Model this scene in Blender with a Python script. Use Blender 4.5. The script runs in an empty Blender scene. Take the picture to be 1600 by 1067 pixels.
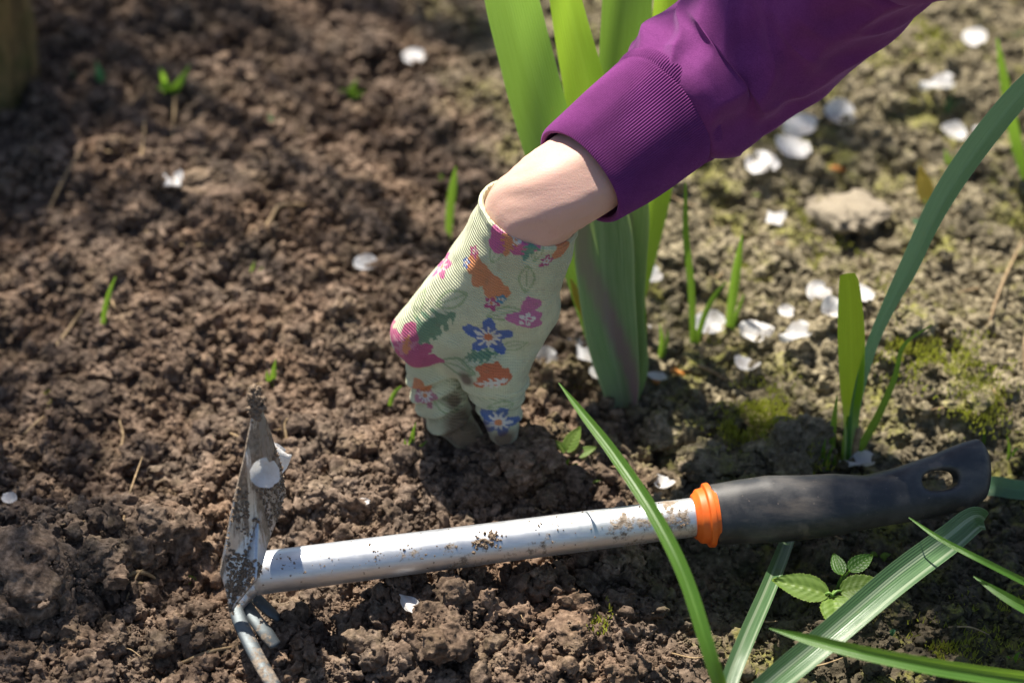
import bpy, math, random
import numpy as np
from mathutils import Vector, Matrix

rng = np.random.RandomState(7)
random.seed(7)
sc = bpy.context.scene
col = sc.collection

# ------------------------------------------------------------------ camera, light, exposure
PITCH = math.radians(40.0)
DIST = 1.46
FL, SENS = 85.0, 36.0
cam_d = bpy.data.cameras.new('camera')
cam = bpy.data.objects.new('camera', cam_d)
col.objects.link(cam)
CAM = np.array([0.0, -DIST * math.cos(PITCH), DIST * math.sin(PITCH)])
cam.location = CAM
cam.rotation_euler = (math.pi / 2 - PITCH, 0, 0)
cam_d.lens = FL
cam_d.sensor_width = SENS
cam_d.clip_start = 0.05
cam_d.clip_end = 400
cam_d.dof.use_dof = True
cam_d.dof.focus_distance = 1.27
cam_d.dof.aperture_fstop = 4.6
sc.camera = cam

SUN_EL, SUN_AZ = math.radians(60), math.radians(-24)   # azimuth from +Y, negative = to the left
world = bpy.data.worlds.new('World')
sc.world = world
world.use_nodes = True
wn = world.node_tree
sky = wn.nodes.new('ShaderNodeTexSky')
sky.sky_type = 'NISHITA'
sky.sun_disc = False
sky.sun_elevation = SUN_EL
sky.sun_rotation = SUN_AZ % (2 * math.pi)
wn.links.new(sky.outputs[0], wn.nodes['Background'].inputs[0])
wn.nodes['Background'].inputs[1].default_value = 0.062
sun_d = bpy.data.lights.new('sun', 'SUN')
sun_d.energy = 5.0
sun_d.angle = math.radians(0.55)
sun_d.color = (1.0, 0.93, 0.82)
sun = bpy.data.objects.new('sun', sun_d)
col.objects.link(sun)
SUNV = np.array([math.sin(SUN_AZ) * math.cos(SUN_EL), math.cos(SUN_AZ) * math.cos(SUN_EL), math.sin(SUN_EL)])
sun.location = SUNV * 5
sun.rotation_euler = Vector(SUNV).to_track_quat('Z', 'Y').to_euler()
sc.view_settings.view_transform = 'Standard'
sc.view_settings.look = 'None'
sc.view_settings.gamma = 1.0
sc.view_settings.exposure = 1.0
sc.view_settings.use_curve_mapping = False
sc.cycles.max_bounces = 8
sc.cycles.use_denoising = True

# ------------------------------------------------------------------ pixel (1600x1067) to world helpers
FWD = np.array([0, math.cos(PITCH), -math.sin(PITCH)])
UP = np.array([0, math.sin(PITCH), math.cos(PITCH)])
RT = np.array([1.0, 0, 0])
KP = SENS / FL / 1600.0

def ray(px, py):
    return FWD + RT * ((px - 800) * KP) - UP * ((py - 533.5) * KP)

def P(px, py, z=0.0):
    r = ray(px, py)
    return CAM + r * ((z - CAM[2]) / r[2])

def depth(p):
    return float(np.dot(np.asarray(p) - CAM, FWD))

def project(pts):
    d = pts - CAM
    f = d @ FWD
    return np.stack([800 + d @ RT / f / KP, 533.5 - d @ UP / f / KP, f], -1)

def mpp(p):                     # metres per photo pixel at a point
    return depth(p) * KP

# ------------------------------------------------------------------ numpy noise
def _hash(ix, iy, iz, s):
    h = (ix * 374761393 + iy * 668265263 + iz * 1274126177 + s * 974634777) & 0xFFFFFFFF
    h = ((h ^ (h >> 13)) * 1274126177) & 0xFFFFFFFF
    h = ((h ^ (h >> 16)) * 2246822519) & 0xFFFFFFFF
    return ((h ^ (h >> 15)) & 0xFFFFFF) / float(0xFFFFFF)

def vnoise(p, s=0):             # value noise, -1..1, p (...,3)
    i = np.floor(p).astype(np.int64)
    f = p - i
    f = f * f * f * (f * (f * 6 - 15) + 10)
    r = 0
    for a in (0, 1):
        wa = f[..., 0] if a else 1 - f[..., 0]
        for b in (0, 1):
            wb = f[..., 1] if b else 1 - f[..., 1]
            for c in (0, 1):
                wc = f[..., 2] if c else 1 - f[..., 2]
                r = r + wa * wb * wc * _hash(i[..., 0] + a, i[..., 1] + b, i[..., 2] + c, s)
    return r * 2 - 1

def fbm(p, o=4, s=0):
    r, a = 0, 1.0
    for k in range(o):
        r = r + a * vnoise(p * (2.03 ** k) + 17.1 * k, s + k)
        a *= 0.5
    return r

def cells(x, y, size, s):       # Worley domes: 1 at a cell's middle, falling to 0 at its border
    X, Y = x / size, y / size
    ix, iy = np.floor(X).astype(np.int64), np.floor(Y).astype(np.int64)
    best = np.full(X.shape, 9.0)
    hgt = np.zeros(X.shape)
    z = np.zeros_like(ix)
    for a in (-1, 0, 1):
        for b in (-1, 0, 1):
            cx, cy = ix + a, iy + b
            jx = cx + _hash(cx, cy, z, s)
            jy = cy + _hash(cx, cy, z, s + 1)
            d = (X - jx) ** 2 + (Y - jy) ** 2
            m = d < best
            best = np.where(m, d, best)
            hgt = np.where(m, _hash(cx, cy, z, s + 2), hgt)
    return np.sqrt(np.clip(1 - best * 1.1, 0, 1)) * (0.35 + 0.65 * hgt)

def right_mask(x, y):           # 1 = compact mossy ground on the right, 0 = loose dug soil
    e = x - (0.045 + 0.16 * np.clip(-y, -0.1, 0.4) - 0.30 * np.clip(y, 0, 0.6)) + 0.03 * vnoise(np.stack([x * 14, y * 14, x * 0], -1), 5)
    t = np.clip(e / 0.07 + 0.5, 0, 1)
    return t * t * (3 - 2 * t)

PITS = [((262, 880), 0.05, 0.020), ((470, 820), 0.04, 0.008), ((1010, 700), 0.035, 0.010), ((60, 560), 0.06, 0.010),
        ((250, 690), 0.03, 0.008), ((1280, 640), 0.03, 0.010), ((1150, 320), 0.03, 0.010), ((1240, 900), 0.10, 0.006)]
HILLS = [((110, 900), 0.045, 0.022), ((690, 960), 0.05, 0.012), ((820, 740), 0.045, 0.010), ((250, 830), 0.03, 0.012),
         ((1210, 690), 0.045, 0.015), ((640, 350), 0.08, 0.010), ((1400, 500), 0.08, 0.012), ((330, 290), 0.05, 0.012)]

def H(x, y):
    x = np.asarray(x, float); y = np.asarray(y, float)
    p = np.stack([x, y, x * 0], -1)
    m = right_mask(x, y)
    wx = x + 0.006 * vnoise(p * 60, 31); wy = y + 0.006 * vnoise(p * 60, 32)
    h = 0.010 * vnoise(p * 9, 1) + 0.008 * vnoise(p * 22, 2)
    h = h + (0.017 - 0.005 * m) * (cells(wx, wy, 0.042, 11) - 0.5)
    h = h + (0.0095 - 0.002 * m) * (cells(wx + 0.3, wy, 0.019, 21) - 0.5)
    h = h + (0.0040 - 0.0006 * m) * (cells(wx, wy + 0.7, 0.0085, 41) - 0.5)
    h = h + 0.0012 * vnoise(p * 320, 3)
    for (c, r, d) in PITS:
        q = P(*c); h = h - d * np.exp(-((x - q[0]) ** 2 + (y - q[1]) ** 2) / (r * r))
    for (c, r, d) in HILLS:
        q = P(*c); h = h + d * np.exp(-((x - q[0]) ** 2 + (y - q[1]) ** 2) / (r * r))
    return h - 0.006

def G(px, py, dz=0.0):          # the point of the ground seen at a pixel
    z = 0.0
    for _ in range(12):
        q = P(px, py, z)
        z = 0.5 * z + 0.5 * float(H(q[0], q[1]))
    q = P(px, py, z)
    q[2] = float(H(q[0], q[1])) + dz
    return q

# ------------------------------------------------------------------ object helpers
def tag(o, label=None, cat=None, group=None, kind=None):
    if label: o['label'] = label
    if cat: o['category'] = cat
    if group: o['group'] = group
    if kind: o['kind'] = kind
    return o

def link(name, me, mat=None, parent=None, smooth=True):
    o = bpy.data.objects.new(name, me)
    col.objects.link(o)
    if mat is not None and len(me.materials) == 0:
        me.materials.append(mat)
    if parent is not None: o.parent = parent
    if smooth and len(me.polygons):
        me.polygons.foreach_set('use_smooth', [True] * len(me.polygons))
    return o

def empty(name, loc=(0, 0, 0)):
    o = bpy.data.objects.new(name, None)
    o.empty_display_size = 0.02
    col.objects.link(o)
    o.location = loc
    return o

def quads_mesh(name, v, q):
    me = bpy.data.meshes.new(name)
    v = np.asarray(v, np.float32); q = np.asarray(q, np.int32)
    me.vertices.add(len(v)); me.vertices.foreach_set('co', v.ravel())
    me.loops.add(q.size); me.loops.foreach_set('vertex_index', q.ravel())
    me.polygons.add(len(q))
    me.polygons.foreach_set('loop_start', np.arange(len(q), dtype=np.int32) * q.shape[1])
    me.update(calc_edges=True)
    me.validate()
    return me

def centred(o_parent_loc, v):
    return np.asarray(v) - np.asarray(o_parent_loc)

def sdf_mesh(name, fn, lo, hi, res):
    """surface nets of fn(points)->signed distance over the box lo..hi"""
    lo = np.asarray(lo, float); hi = np.asarray(hi, float)
    n = np.ceil((hi - lo) / res).astype(int) + 1
    ax = [lo[k] + res * np.arange(n[k]) for k in range(3)]
    F = np.empty(tuple(n), np.float32)
    for i0 in range(0, n[0], 24):
        g = np.stack(np.meshgrid(ax[0][i0:i0 + 24], ax[1], ax[2], indexing='ij'), -1)
        F[i0:i0 + 24] = fn(g)
    F[[0, -1]] = 1; F[:, [0, -1]] = 1; F[:, :, [0, -1]] = 1
    S = F < 0
    c = np.zeros(tuple(n - 1), int)
    for a in (0, 1):
        for b in (0, 1):
            for d in (0, 1):
                c += S[a:n[0] - 1 + a, b:n[1] - 1 + b, d:n[2] - 1 + d]
    act = (c > 0) & (c < 8)
    idx = -np.ones(act.shape, np.int64)
    I = np.argwhere(act)
    idx[act] = np.arange(len(I))
    acc = np.zeros((len(I), 3)); cnt = np.zeros(len(I))
    corners = [(a, b, d) for a in (0, 1) for b in (0, 1) for d in (0, 1)]
    fv = {k: F[I[:, 0] + k[0], I[:, 1] + k[1], I[:, 2] + k[2]].astype(float) for k in corners}
    for k in corners:
        for axn in range(3):
            if k[axn] == 0:
                k2 = list(k); k2[axn] = 1; k2 = tuple(k2)
                f0, f1 = fv[k], fv[k2]
                m = (f0 < 0) != (f1 < 0)
                t = np.where(m, f0 / np.where(m, f0 - f1, 1), 0)
                pt = np.array(k, float)[None].repeat(len(I), 0)
                pt[:, axn] += t
                acc[m] += pt[m]; cnt[m] += 1
    V = lo + res * (I + acc / cnt[:, None])
    Q = []
    for axn in range(3):
        o1, o2 = [(1, 2), (2, 0), (0, 1)][axn]
        sl0 = [slice(None)] * 3; sl1 = [slice(None)] * 3
        sl0[axn] = slice(0, -1); sl1[axn] = slice(1, None)
        A, B = S[tuple(sl0)], S[tuple(sl1)]
        E = np.argwhere(A != B)
        E = E[(E[:, o1] > 0) & (E[:, o2] > 0) & (E[:, o1] < n[o1] - 1) & (E[:, o2] < n[o2] - 1)]
        def at(d1, d2):
            e = E.copy(); e[:, o1] -= d1; e[:, o2] -= d2
            return idx[e[:, 0], e[:, 1], e[:, 2]]
        q = np.stack([at(1, 1), at(0, 1), at(0, 0), at(1, 0)], -1)
        flip = ~A[E[:, 0], E[:, 1], E[:, 2]]
        q[flip] = q[flip][:, ::-1]
        Q.append(q)
    Q = np.concatenate(Q)
    Q = Q[(Q >= 0).all(1)]
    return V, Q

def smin(a, b, k):
    h = np.clip(0.5 + 0.5 * (b - a) / k, 0, 1)
    return b * (1 - h) + a * h - k * h * (1 - h)

def cone(p, a, b, ra, rb):
    a = np.asarray(a); b = np.asarray(b)
    ab = b - a
    t = np.clip(((p - a) @ ab) / (ab @ ab), 0, 1)
    return np.linalg.norm(p - a - t[..., None] * ab, axis=-1) - (ra + (rb - ra) * t)

def catmull(pts, n):
    pts = np.asarray(pts, float)
    ext = np.vstack([2 * pts[0] - pts[1], pts, 2 * pts[-1] - pts[-2]])
    m = len(pts) - 1
    out = []
    for u in np.linspace(0, m - 1e-6, n):
        i = int(u); t = u - i
        p0, p1, p2, p3 = ext[i:i + 4]
        out.append(0.5 * (2 * p1 + (p2 - p0) * t + (2 * p0 - 5 * p1 + 4 * p2 - p3) * t * t + (3 * p1 - p0 - 3 * p2 + p3) * t ** 3))
    return np.array(out)

def norm(v):
    return v / (np.linalg.norm(v, axis=-1, keepdims=True) + 1e-12)

def set_uv(me, uv):
    l = me.uv_layers.new(name='UVMap')
    vi = np.empty(len(me.loops), np.int32); me.loops.foreach_get('vertex_index', vi)
    l.data.foreach_set('uv', np.asarray(uv, np.float32)[vi].ravel())

def set_col(me, c, name='Col'):
    a = me.color_attributes.new(name, 'FLOAT_COLOR', 'POINT')
    c = np.asarray(c, np.float32)
    if c.shape[1] == 3: c = np.hstack([c, np.ones((len(c), 1), np.float32)])
    a.data.foreach_set('color', c.ravel())

def set_float(me, f, name):
    a = me.attributes.new(name, 'FLOAT', 'POINT')
    a.data.foreach_set('value', np.asarray(f, np.float32))

def tube_arrays(pts, rad, n=40, seg=14, aspect=1.0, up=(0, 0, 1), caps=True, disp=None):
    """swept tube. rad: list of radii at pts; disp(u_along 0..1, theta)->radius factor offset in metres"""
    c = catmull(pts, n)
    rr = catmull(np.array(rad)[:, None] * np.ones((1, 3)), n)[:, 0]
    t = norm(np.gradient(c, axis=0))
    s = norm(np.cross(t, np.broadcast_to(np.asarray(up, float), t.shape)))
    w = np.cross(s, t)
    th = np.linspace(0, 2 * np.pi, seg, endpoint=False)
    R = rr[:, None] * np.ones(seg)[None]
    if disp is not None:
        U, T = np.meshgrid(np.linspace(0, 1, n), th, indexing='ij')
        R = R + disp(U, T, c)
    v = c[:, None] + s[:, None] * (np.cos(th)[None, :, None] * R[..., None]) + w[:, None] * (np.sin(th)[None, :, None] * R[..., None] * aspect)
    L = np.concatenate([[0], np.cumsum(np.linalg.norm(np.diff(c, axis=0), axis=1))])
    uv = np.stack(np.meshgrid(L, th / (2 * np.pi), indexing='ij')[::-1], -1).reshape(-1, 2)
    i, j = np.meshgrid(np.arange(n - 1), np.arange(seg), indexing='ij')
    j2 = (j + 1) % seg
    q = np.stack([i * seg + j, (i + 1) * seg + j, (i + 1) * seg + j2, i * seg + j2], -1).reshape(-1, 4)
    v = v.reshape(-1, 3)
    if caps:
        a = len(v)
        v = np.vstack([v, c[0] - t[0] * rr[0] * 0.5, c[-1] + t[-1] * rr[-1] * 0.5])
        uv = np.vstack([uv, [0, 0], [0, L[-1]]])
        jj = np.arange(0, seg); j3 = (jj + 1) % seg
        q0 = np.stack([np.full(seg, a), jj, j3, j3], -1)
        b = (n - 1) * seg
        q1 = np.stack([np.full(seg, a + 1), b + j3, b + jj, b + jj], -1)
        return v, q, uv, (q0, q1)
    return v, q, uv, None

def tube(name, pts, rad, mat, parent=None, origin=None, **k):
    v, q, uv, cp = tube_arrays(pts, rad, **k)
    o = np.asarray(origin) if origin is not None else np.zeros(3)
    faces = [list(map(int, f)) for f in q]
    if cp:
        faces += [list(map(int, f[:3])) for c in cp for f in c]
    me = bpy.data.meshes.new(name)
    me.from_pydata((v - o).tolist(), [], faces)
    set_uv(me, uv)
    ob = link(name, me, mat, parent)
    if origin is not None and parent is None: ob.location = o
    return ob

def ribbon_arrays(pts, width, n=40, m=7, fold=0.25, roll=0.0, face=None, wave=0.0, seed=0):
    """leaf strip; width in metres at each pt; fold = V depth as share of half width; face = normal direction it turns to"""
    c = catmull(pts, n)
    W = catmull(np.array(width)[:, None] * np.ones((1, 3)), n)[:, 0]
    W = np.maximum(W, 0.00015)
    t = norm(np.gradient(c, axis=0))
    view = norm(CAM - c) if face is None else np.broadcast_to(norm(np.asarray(face, float)), c.shape)
    s = norm(np.cross(t, view)); w = np.cross(s, t)
    ro = np.interp(np.linspace(0, 1, n), np.linspace(0, 1, len(np.atleast_1d(roll)) if np.ndim(roll) else 2), roll if np.ndim(roll) else [roll, roll])
    s2 = s * np.cos(ro)[:, None] + w * np.sin(ro)[:, None]
    w2 = np.cross(s2, t)
    u = np.linspace(-1, 1, m)
    pr = np.stack([c * 25, ], 0)[0]
    wv = wave * vnoise(pr + seed * 3.3, 77)
    v = c[:, None] + s2[:, None] * (u[None, :, None] * W[:, None, None] / 2) + w2[:, None] * ((np.abs(u)[None] ** 1.2 * fold - fold * 0.5)[..., None] * W[:, None, None] / 2) \
        + w2[:, None] * ((wv[:, None] * u[None])[..., None] * W[:, None, None] / 2)
    L = np.concatenate([[0], np.cumsum(np.linalg.norm(np.diff(c, axis=0), axis=1))])
    uv = np.stack(np.meshgrid(L, (u + 1) / 2, indexing='ij')[::-1], -1).reshape(-1, 2)
    i, j = np.meshgrid(np.arange(n - 1), np.arange(m - 1), indexing='ij')
    q = np.stack([i * m + j, i * m + j + 1, (i + 1) * m + j + 1, (i + 1) * m + j], -1).reshape(-1, 4)
    return v.reshape(-1, 3), q, uv

def ribbon(name, pts, width, mat, parent=None, origin=None, tint=None, **k):
    v, q, uv = ribbon_arrays(pts, width, **k)
    o = np.asarray(origin) if origin is not None else np.zeros(3)
    me = quads_mesh(name, v - o, q)
    set_uv(me, uv)
    if tint is not None: set_float(me, tint(uv), 'tint')
    ob = link(name, me, mat, parent)
    if origin is not None and parent is None: ob.location = o
    return ob

def pix(pts):                   # [(px,py,z)] -> world
    return np.array([P(a, b, c) for (a, b, c) in pts])

# ------------------------------------------------------------------ material helper
class N:
    def __init__(s, name):
        s.m = bpy.data.materials.new(name); s.m.use_nodes = True
        s.t = s.m.node_tree; s.t.nodes.clear()
        s.out = s.t.nodes.new('ShaderNodeOutputMaterial')
    def n(s, typ, props=None, **ins):
        nd = s.t.nodes.new('ShaderNode' + typ)
        for k, v in (props or {}).items(): setattr(nd, k, v)
        for k, v in ins.items():
            key = k.replace('_', ' ')
            sock = nd.inputs[int(k[1:])] if (k[0] == 'i' and k[1:].isdigit()) else nd.inputs[key]
            s.set(sock, v)
        return nd
    def set(s, sock, v):
        if isinstance(v, bpy.types.NodeSocket): s.t.links.new(v, sock)
        elif isinstance(v, bpy.types.Node): s.t.links.new(v.outputs[0], sock)
        else:
            if isinstance(v, (tuple, list)) and len(v) == 3 and len(sock.default_value) == 4: v = (*v, 1)
            sock.default_value = v
    def noise(s, vec, scale, detail=4, rough=0.55, dist=0.0):
        return s.n('TexNoise', Vector=vec, Scale=scale, Detail=detail, Roughness=rough, Distortion=dist).outputs[0]
    def ramp(s, f, stops, interp='LINEAR'):
        r = s.t.nodes.new('ShaderNodeValToRGB'); s.set(r.inputs[0], f)
        e = r.color_ramp.elements; r.color_ramp.interpolation = interp
        while len(e) < len(stops): e.new(0.5)
        for el, (p, c) in zip(e, stops):
            el.position = p; el.color = (*c, 1) if isinstance(c, (tuple, list)) else (c, c, c, 1)
        return r.outputs[0]
    def mix(s, f, a, b, blend='MIX'):
        r = s.t.nodes.new('ShaderNodeMix'); r.data_type = 'RGBA'; r.blend_type = blend
        s.set(r.inputs[0], f); s.set(r.inputs[6], a); s.set(r.inputs[7], b)
        return r.outputs[2]
    def math(s, op, a, b=0.0, c=0.0, clamp=False):
        r = s.t.nodes.new('ShaderNodeMath'); r.operation = op; r.use_clamp = clamp
        s.set(r.inputs[0], a); s.set(r.inputs[1], b); s.set(r.inputs[2], c)
        return r.outputs[0]
    def rng(s, v, a, b, c=0.0, d=1.0):
        return s.n('MapRange', i0=v, i1=a, i2=b, i3=c, i4=d).outputs[0]
    def bump(s, h, strength=0.5, dist=0.001, normal=None):
        k = dict(Strength=strength, Distance=dist, Height=h)
        if normal is not None: k['Normal'] = normal
        return s.n('Bump', **k).outputs[0]
    def bsdf(s, color, rough=0.6, normal=None, **k):
        kk = dict(Base_Color=color, Roughness=rough)
        if normal is not None: kk['Normal'] = normal
        kk.update(k)
        return s.n('BsdfPrincipled', **kk).outputs[0]
    def done(s, shader):
        s.t.links.new(shader, s.out.inputs[0]); return s.m

def soil_mat(name, part=False, dark=1.0):
    a = N(name)
    geo = a.n('NewGeometry'); pos = geo.outputs['Position']; nrm = geo.outputs['Normal']
    if part: pos = a.n('TexCoord').outputs['Object']
    oi = a.n('ObjectInfo').outputs['Random']
    big = a.noise(pos, 16, 5, 0.6); fine = a.noise(pos, 260, 5, 0.65); grit = a.noise(pos, 1100, 3, 0.6)
    brown = a.ramp(fine, [(0.30, (0.045 * dark, 0.031 * dark, 0.022 * dark)), (0.5, (0.128 * dark, 0.094 * dark, 0.070 * dark)), (0.72, (0.28 * dark, 0.215 * dark, 0.165 * dark))])
    brown = a.mix(a.rng(big, 0.35, 0.7), brown, a.mix(1.0, brown, (1.15, 0.98, 0.84), 'MULTIPLY'))
    pale = a.ramp(fine, [(0.30, (0.07, 0.058, 0.034)), (0.5, (0.19, 0.16, 0.10)), (0.72, (0.40, 0.34, 0.23))])
    if not part:
        sx = a.n('SeparateXYZ', Vector=pos)
        edge = a.math('SUBTRACT', sx.outputs[0], 0.045)
        edge = a.math('ADD', edge, a.math('MULTIPLY', sx.outputs[1], 0.26))
        edge = a.math('ADD', edge, a.math('MULTIPLY', a.math('SUBTRACT', a.noise(pos, 14, 4, 0.6), 0.5), 0.22))
        rm = a.rng(edge, -0.035, 0.05)
        # damp, darker ground towards the lower right: moist soil tone with shade painted in
        shady = a.rng(a.math('ADD', sx.outputs[1], a.math('MULTIPLY', a.math('SUBTRACT', a.noise(pos, 22, 3), 0.5), 0.12)), -0.05, -0.16)
        shady = a.math('MULTIPLY', shady, a.rng(sx.outputs[0], 0.06, 0.16))
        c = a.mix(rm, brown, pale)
        c = a.mix(a.math('MULTIPLY', shady, 0.9), c, a.ramp(fine, [(0.3, (0.03, 0.024, 0.016)), (0.7, (0.085, 0.068, 0.045))]))
        # moss and algae film on faces that look up, mostly on the right
        up = a.rng(a.n('SeparateXYZ', Vector=nrm).outputs[2], 0.35, 0.85)
        mo = a.rng(a.noise(pos, 26, 5, 0.7), 0.50, 0.62)
        mo = a.math('MULTIPLY', a.math('MULTIPLY', mo, up), a.rng(rm, 0.0, 1.0, 0.06, 0.9))
        mcol = a.ramp(a.noise(pos, 400, 3), [(0.3, (0.08, 0.09, 0.012)), (0.7, (0.30, 0.29, 0.05))])
        c = a.mix(a.math('MULTIPLY', mo, 0.8), c, mcol)
    else:
        c = brown
    c = a.mix(1.0, c, a.ramp(oi, [(0, 0.72), (0.5, 1.0), (1, 1.3)]), 'MULTIPLY')
    b = a.bump(grit, 0.7, 0.0006)
    b = a.bump(fine, 0.8, 0.0016, b)
    return a.done(a.bsdf(c, 0.88, b, Specular_IOR_Level=0.25))

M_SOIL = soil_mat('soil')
M_CRUST = soil_mat('soil_crust', part=True, dark=1.45)

# ------------------------------------------------------------------ ground
def axis_coords(lo, hi, step, far, growth=1.07):
    c = list(np.arange(lo, hi, step))
    s = step; x = c[-1]
    while x < far: s *= growth; x += s; c.append(x)
    s = step; x = c[0]; pre = []
    while x > -far: s *= growth; x -= s; pre.append(x)
    return np.array(pre[::-1] + c)

gx = axis_coords(-0.46, 0.48, 0.0018, 120)
gy = axis_coords(-0.36, 0.52, 0.0018, 120)
X, Y = np.meshgrid(gx, gy, indexing='ij')
Z = H(X, Y)
far = np.clip((np.hypot(X, Y) - 1.2) / 3, 0, 1)
Z = Z * (1 - far) + far * 0.05 * vnoise(np.stack([X, Y, X * 0], -1) * 0.6, 8)
nx, ny = len(gx), len(gy)
i, j = np.meshgrid(np.arange(nx - 1), np.arange(ny - 1), indexing='ij')
q = np.stack([i * ny + j, (i + 1) * ny + j, (i + 1) * ny + j + 1, i * ny + j + 1], -1).reshape(-1, 4)
g_me = quads_mesh('ground', np.stack([X, Y, Z], -1).reshape(-1, 3), q)
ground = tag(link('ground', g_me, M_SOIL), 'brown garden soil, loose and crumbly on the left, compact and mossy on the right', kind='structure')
print('ground quads', len(q))

# ------------------------------------------------------------------ clod shapes
def clod_mesh(name, seed, lumps=7, res=0.09, rough=0.16, mat=None, mix=0.12):
    r = np.random.RandomState(seed)
    cs = r.normal(0, 0.38, (lumps, 3)) * np.array([1, 1, 0.7]); rs = r.uniform(0.28, 0.55, lumps)
    cs[0] = 0; rs[0] = 0.62
    def fn(p):
        d = np.linalg.norm(p - cs[0], axis=-1) - rs[0]
        for c, q_ in zip(cs[1:], rs[1:]): d = smin(d, np.linalg.norm(p - c, axis=-1) - q_, mix)
        return d + rough * vnoise(p * 3.3 + seed, seed) + rough * 0.5 * vnoise(p * 8 + seed, seed + 1) + rough * 0.28 * vnoise(p * 17 + seed, seed + 2)
    v, q_ = sdf_mesh(name, fn, (-1.5, -1.5, -1.3), (1.5, 1.5, 1.3), res)
    me = quads_mesh(name, v, q_)
    me.materials.append(mat or M_SOIL)
    me.polygons.foreach_set('use_smooth', [True] * len(me.polygons))
    return me

crumb_meshes = [clod_mesh('crumb_shape', 100 + k, lumps=5 + k % 4, res=0.15, rough=0.30, mix=0.07) for k in range(9)]
clod_meshes = [clod_mesh('soil_clod', 200 + k, lumps=22, res=0.05, rough=0.17, mix=0.05) for k in range(7)]
CLODS = []
print('crumb quads', [len(m.polygons) for m in crumb_meshes], [len(m.polygons) for m in clod_meshes])

# ------------------------------------------------------------------ soil crumbs: one uncountable mass
def build_crumbs(n_in, n_out):
    xs, ys, rs = [], [], []
    n = n_in
    x = rng.uniform(-0.42, 0.44, n); y = rng.uniform(-0.33, 0.47, n)
    r = 0.00085 * (1 - rng.uniform(0, 1, n)) ** (-0.60)
    x2 = rng.uniform(-1.1, 1.1, n_out); y2 = rng.uniform(-0.75, 1.0, n_out)
    out = (np.abs(x2) > 0.42) | (y2 < -0.33) | (y2 > 0.47)
    x2, y2 = x2[out], y2[out]; r2 = 0.0022 * (1 - rng.uniform(0, 1, len(x2))) ** (-0.5)
    x = np.concatenate([x, x2]); y = np.concatenate([y, y2]); r = np.concatenate([r, r2])
    r = np.clip(r, 0.0007, 0.0085)
    m = right_mask(x, y)
    keep = rng.uniform(0, 1, len(x)) > m * 0.58
    x, y, r, m = x[keep], y[keep], r[keep], m[keep]
    z = H(x, y)
    for (c, rx, rz_) in CLODS:
        k = np.hypot(x - c[0], y - c[1]) / (rx * 0.80)
        on = (k < 1) & (r < 0.0024)
        top_ = c[2] + rz_ * 0.62 * np.sqrt(np.clip(1 - k * k, 0, 1))
        z = np.where(on & (rng.uniform(0, 1, len(x)) < 0.5), np.maximum(z, top_ - 0.0012), z)
    z = z + r * (0.35 - 0.35 * m) + np.where(r < 0.003, 0.0006, 0)
    rot = rng.uniform(0, 6.28, (len(x), 3))
    scl = r[:, None] * rng.uniform(0.7, 1.25, (len(x), 3))
    me = bpy.data.meshes.new('soil_crumbs')
    me.vertices.add(len(x)); me.vertices.foreach_set('co', np.stack([x, y, z], -1).astype(np.float32).ravel())
    for nm, arr in (('rot', rot), ('scl', scl)):
        at = me.attributes.new(nm, 'FLOAT_VECTOR', 'POINT'); at.data.foreach_set('vector', arr.astype(np.float32).ravel())
    ob = link('soil_crumbs', me, None, smooth=False)
    me.materials.append(M_SOIL)
    ng = bpy.data.node_groups.new('crumbs', 'GeometryNodeTree')
    ng.interface.new_socket('Geometry', in_out='INPUT', socket_type='NodeSocketGeometry')
    ng.interface.new_socket('Geometry', in_out='OUTPUT', socket_type='NodeSocketGeometry')
    gi = ng.nodes.new('NodeGroupInput'); go = ng.nodes.new('NodeGroupOutput')
    ip = ng.nodes.new('GeometryNodeInstanceOnPoints')
    join = ng.nodes.new('GeometryNodeJoinGeometry')
    for cm in crumb_meshes:
        to = bpy.data.objects.new('crumb_shape', cm)
        oi = ng.nodes.new('GeometryNodeObjectInfo'); oi.inputs['Object'].default_value = to
        gt = ng.nodes.new('GeometryNodeGeometryToInstance')
        ng.links.new(oi.outputs['Geometry'], gt.inputs[0]); ng.links.new(gt.outputs[0], join.inputs[0])
    ng.links.new(gi.outputs[0], ip.inputs['Points'])
    ng.links.new(join.outputs[0], ip.inputs['Instance'])
    ip.inputs['Pick Instance'].default_value = True
    rv = ng.nodes.new('FunctionNodeRandomValue'); rv.data_type = 'INT'
    rv.inputs[4].default_value = 0; rv.inputs[5].default_value = len(crumb_meshes) - 1
    ng.links.new(rv.outputs[2], ip.inputs['Instance Index'])
    for nm, sock in (('rot', 'Rotation'), ('scl', 'Scale')):
        na = ng.nodes.new('GeometryNodeInputNamedAttribute'); na.data_type = 'FLOAT_VECTOR'; na.inputs[0].default_value = nm
        ng.links.new(na.outputs[0], ip.inputs[sock])
    ng.links.new(ip.outputs[0], go.inputs[0])
    md = ob.modifiers.new('crumbs', 'NODES'); md.node_group = ng
    tag(ob, 'loose crumbs of brown soil strewn over the whole bed', 'soil crumbs', kind='stuff')
    print('crumbs', len(x))

# ------------------------------------------------------------------ larger clods, one by one
def clod(px, py, size_px, label, k=0, flat=0.75, group=None, sink=0.25, rz=None, stretch=1.0):
    q_ = G(px, py)
    s = size_px * mpp(q_) / 2.0
    o = link('soil_clod', clod_meshes[k % len(clod_meshes)], None, smooth=False)
    o.location = q_ + np.array([0, 0, s * flat * (0.7 - sink)])
    o.scale = (s * 0.95 * stretch, s * 0.95, s * flat)
    o.rotation_euler = (0, 0, rng.uniform(0, 6.28) if rz is None else rz)
    CLODS.append((np.array(o.location), s, s * flat))
    return tag(o, label, 'clod', group)

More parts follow.
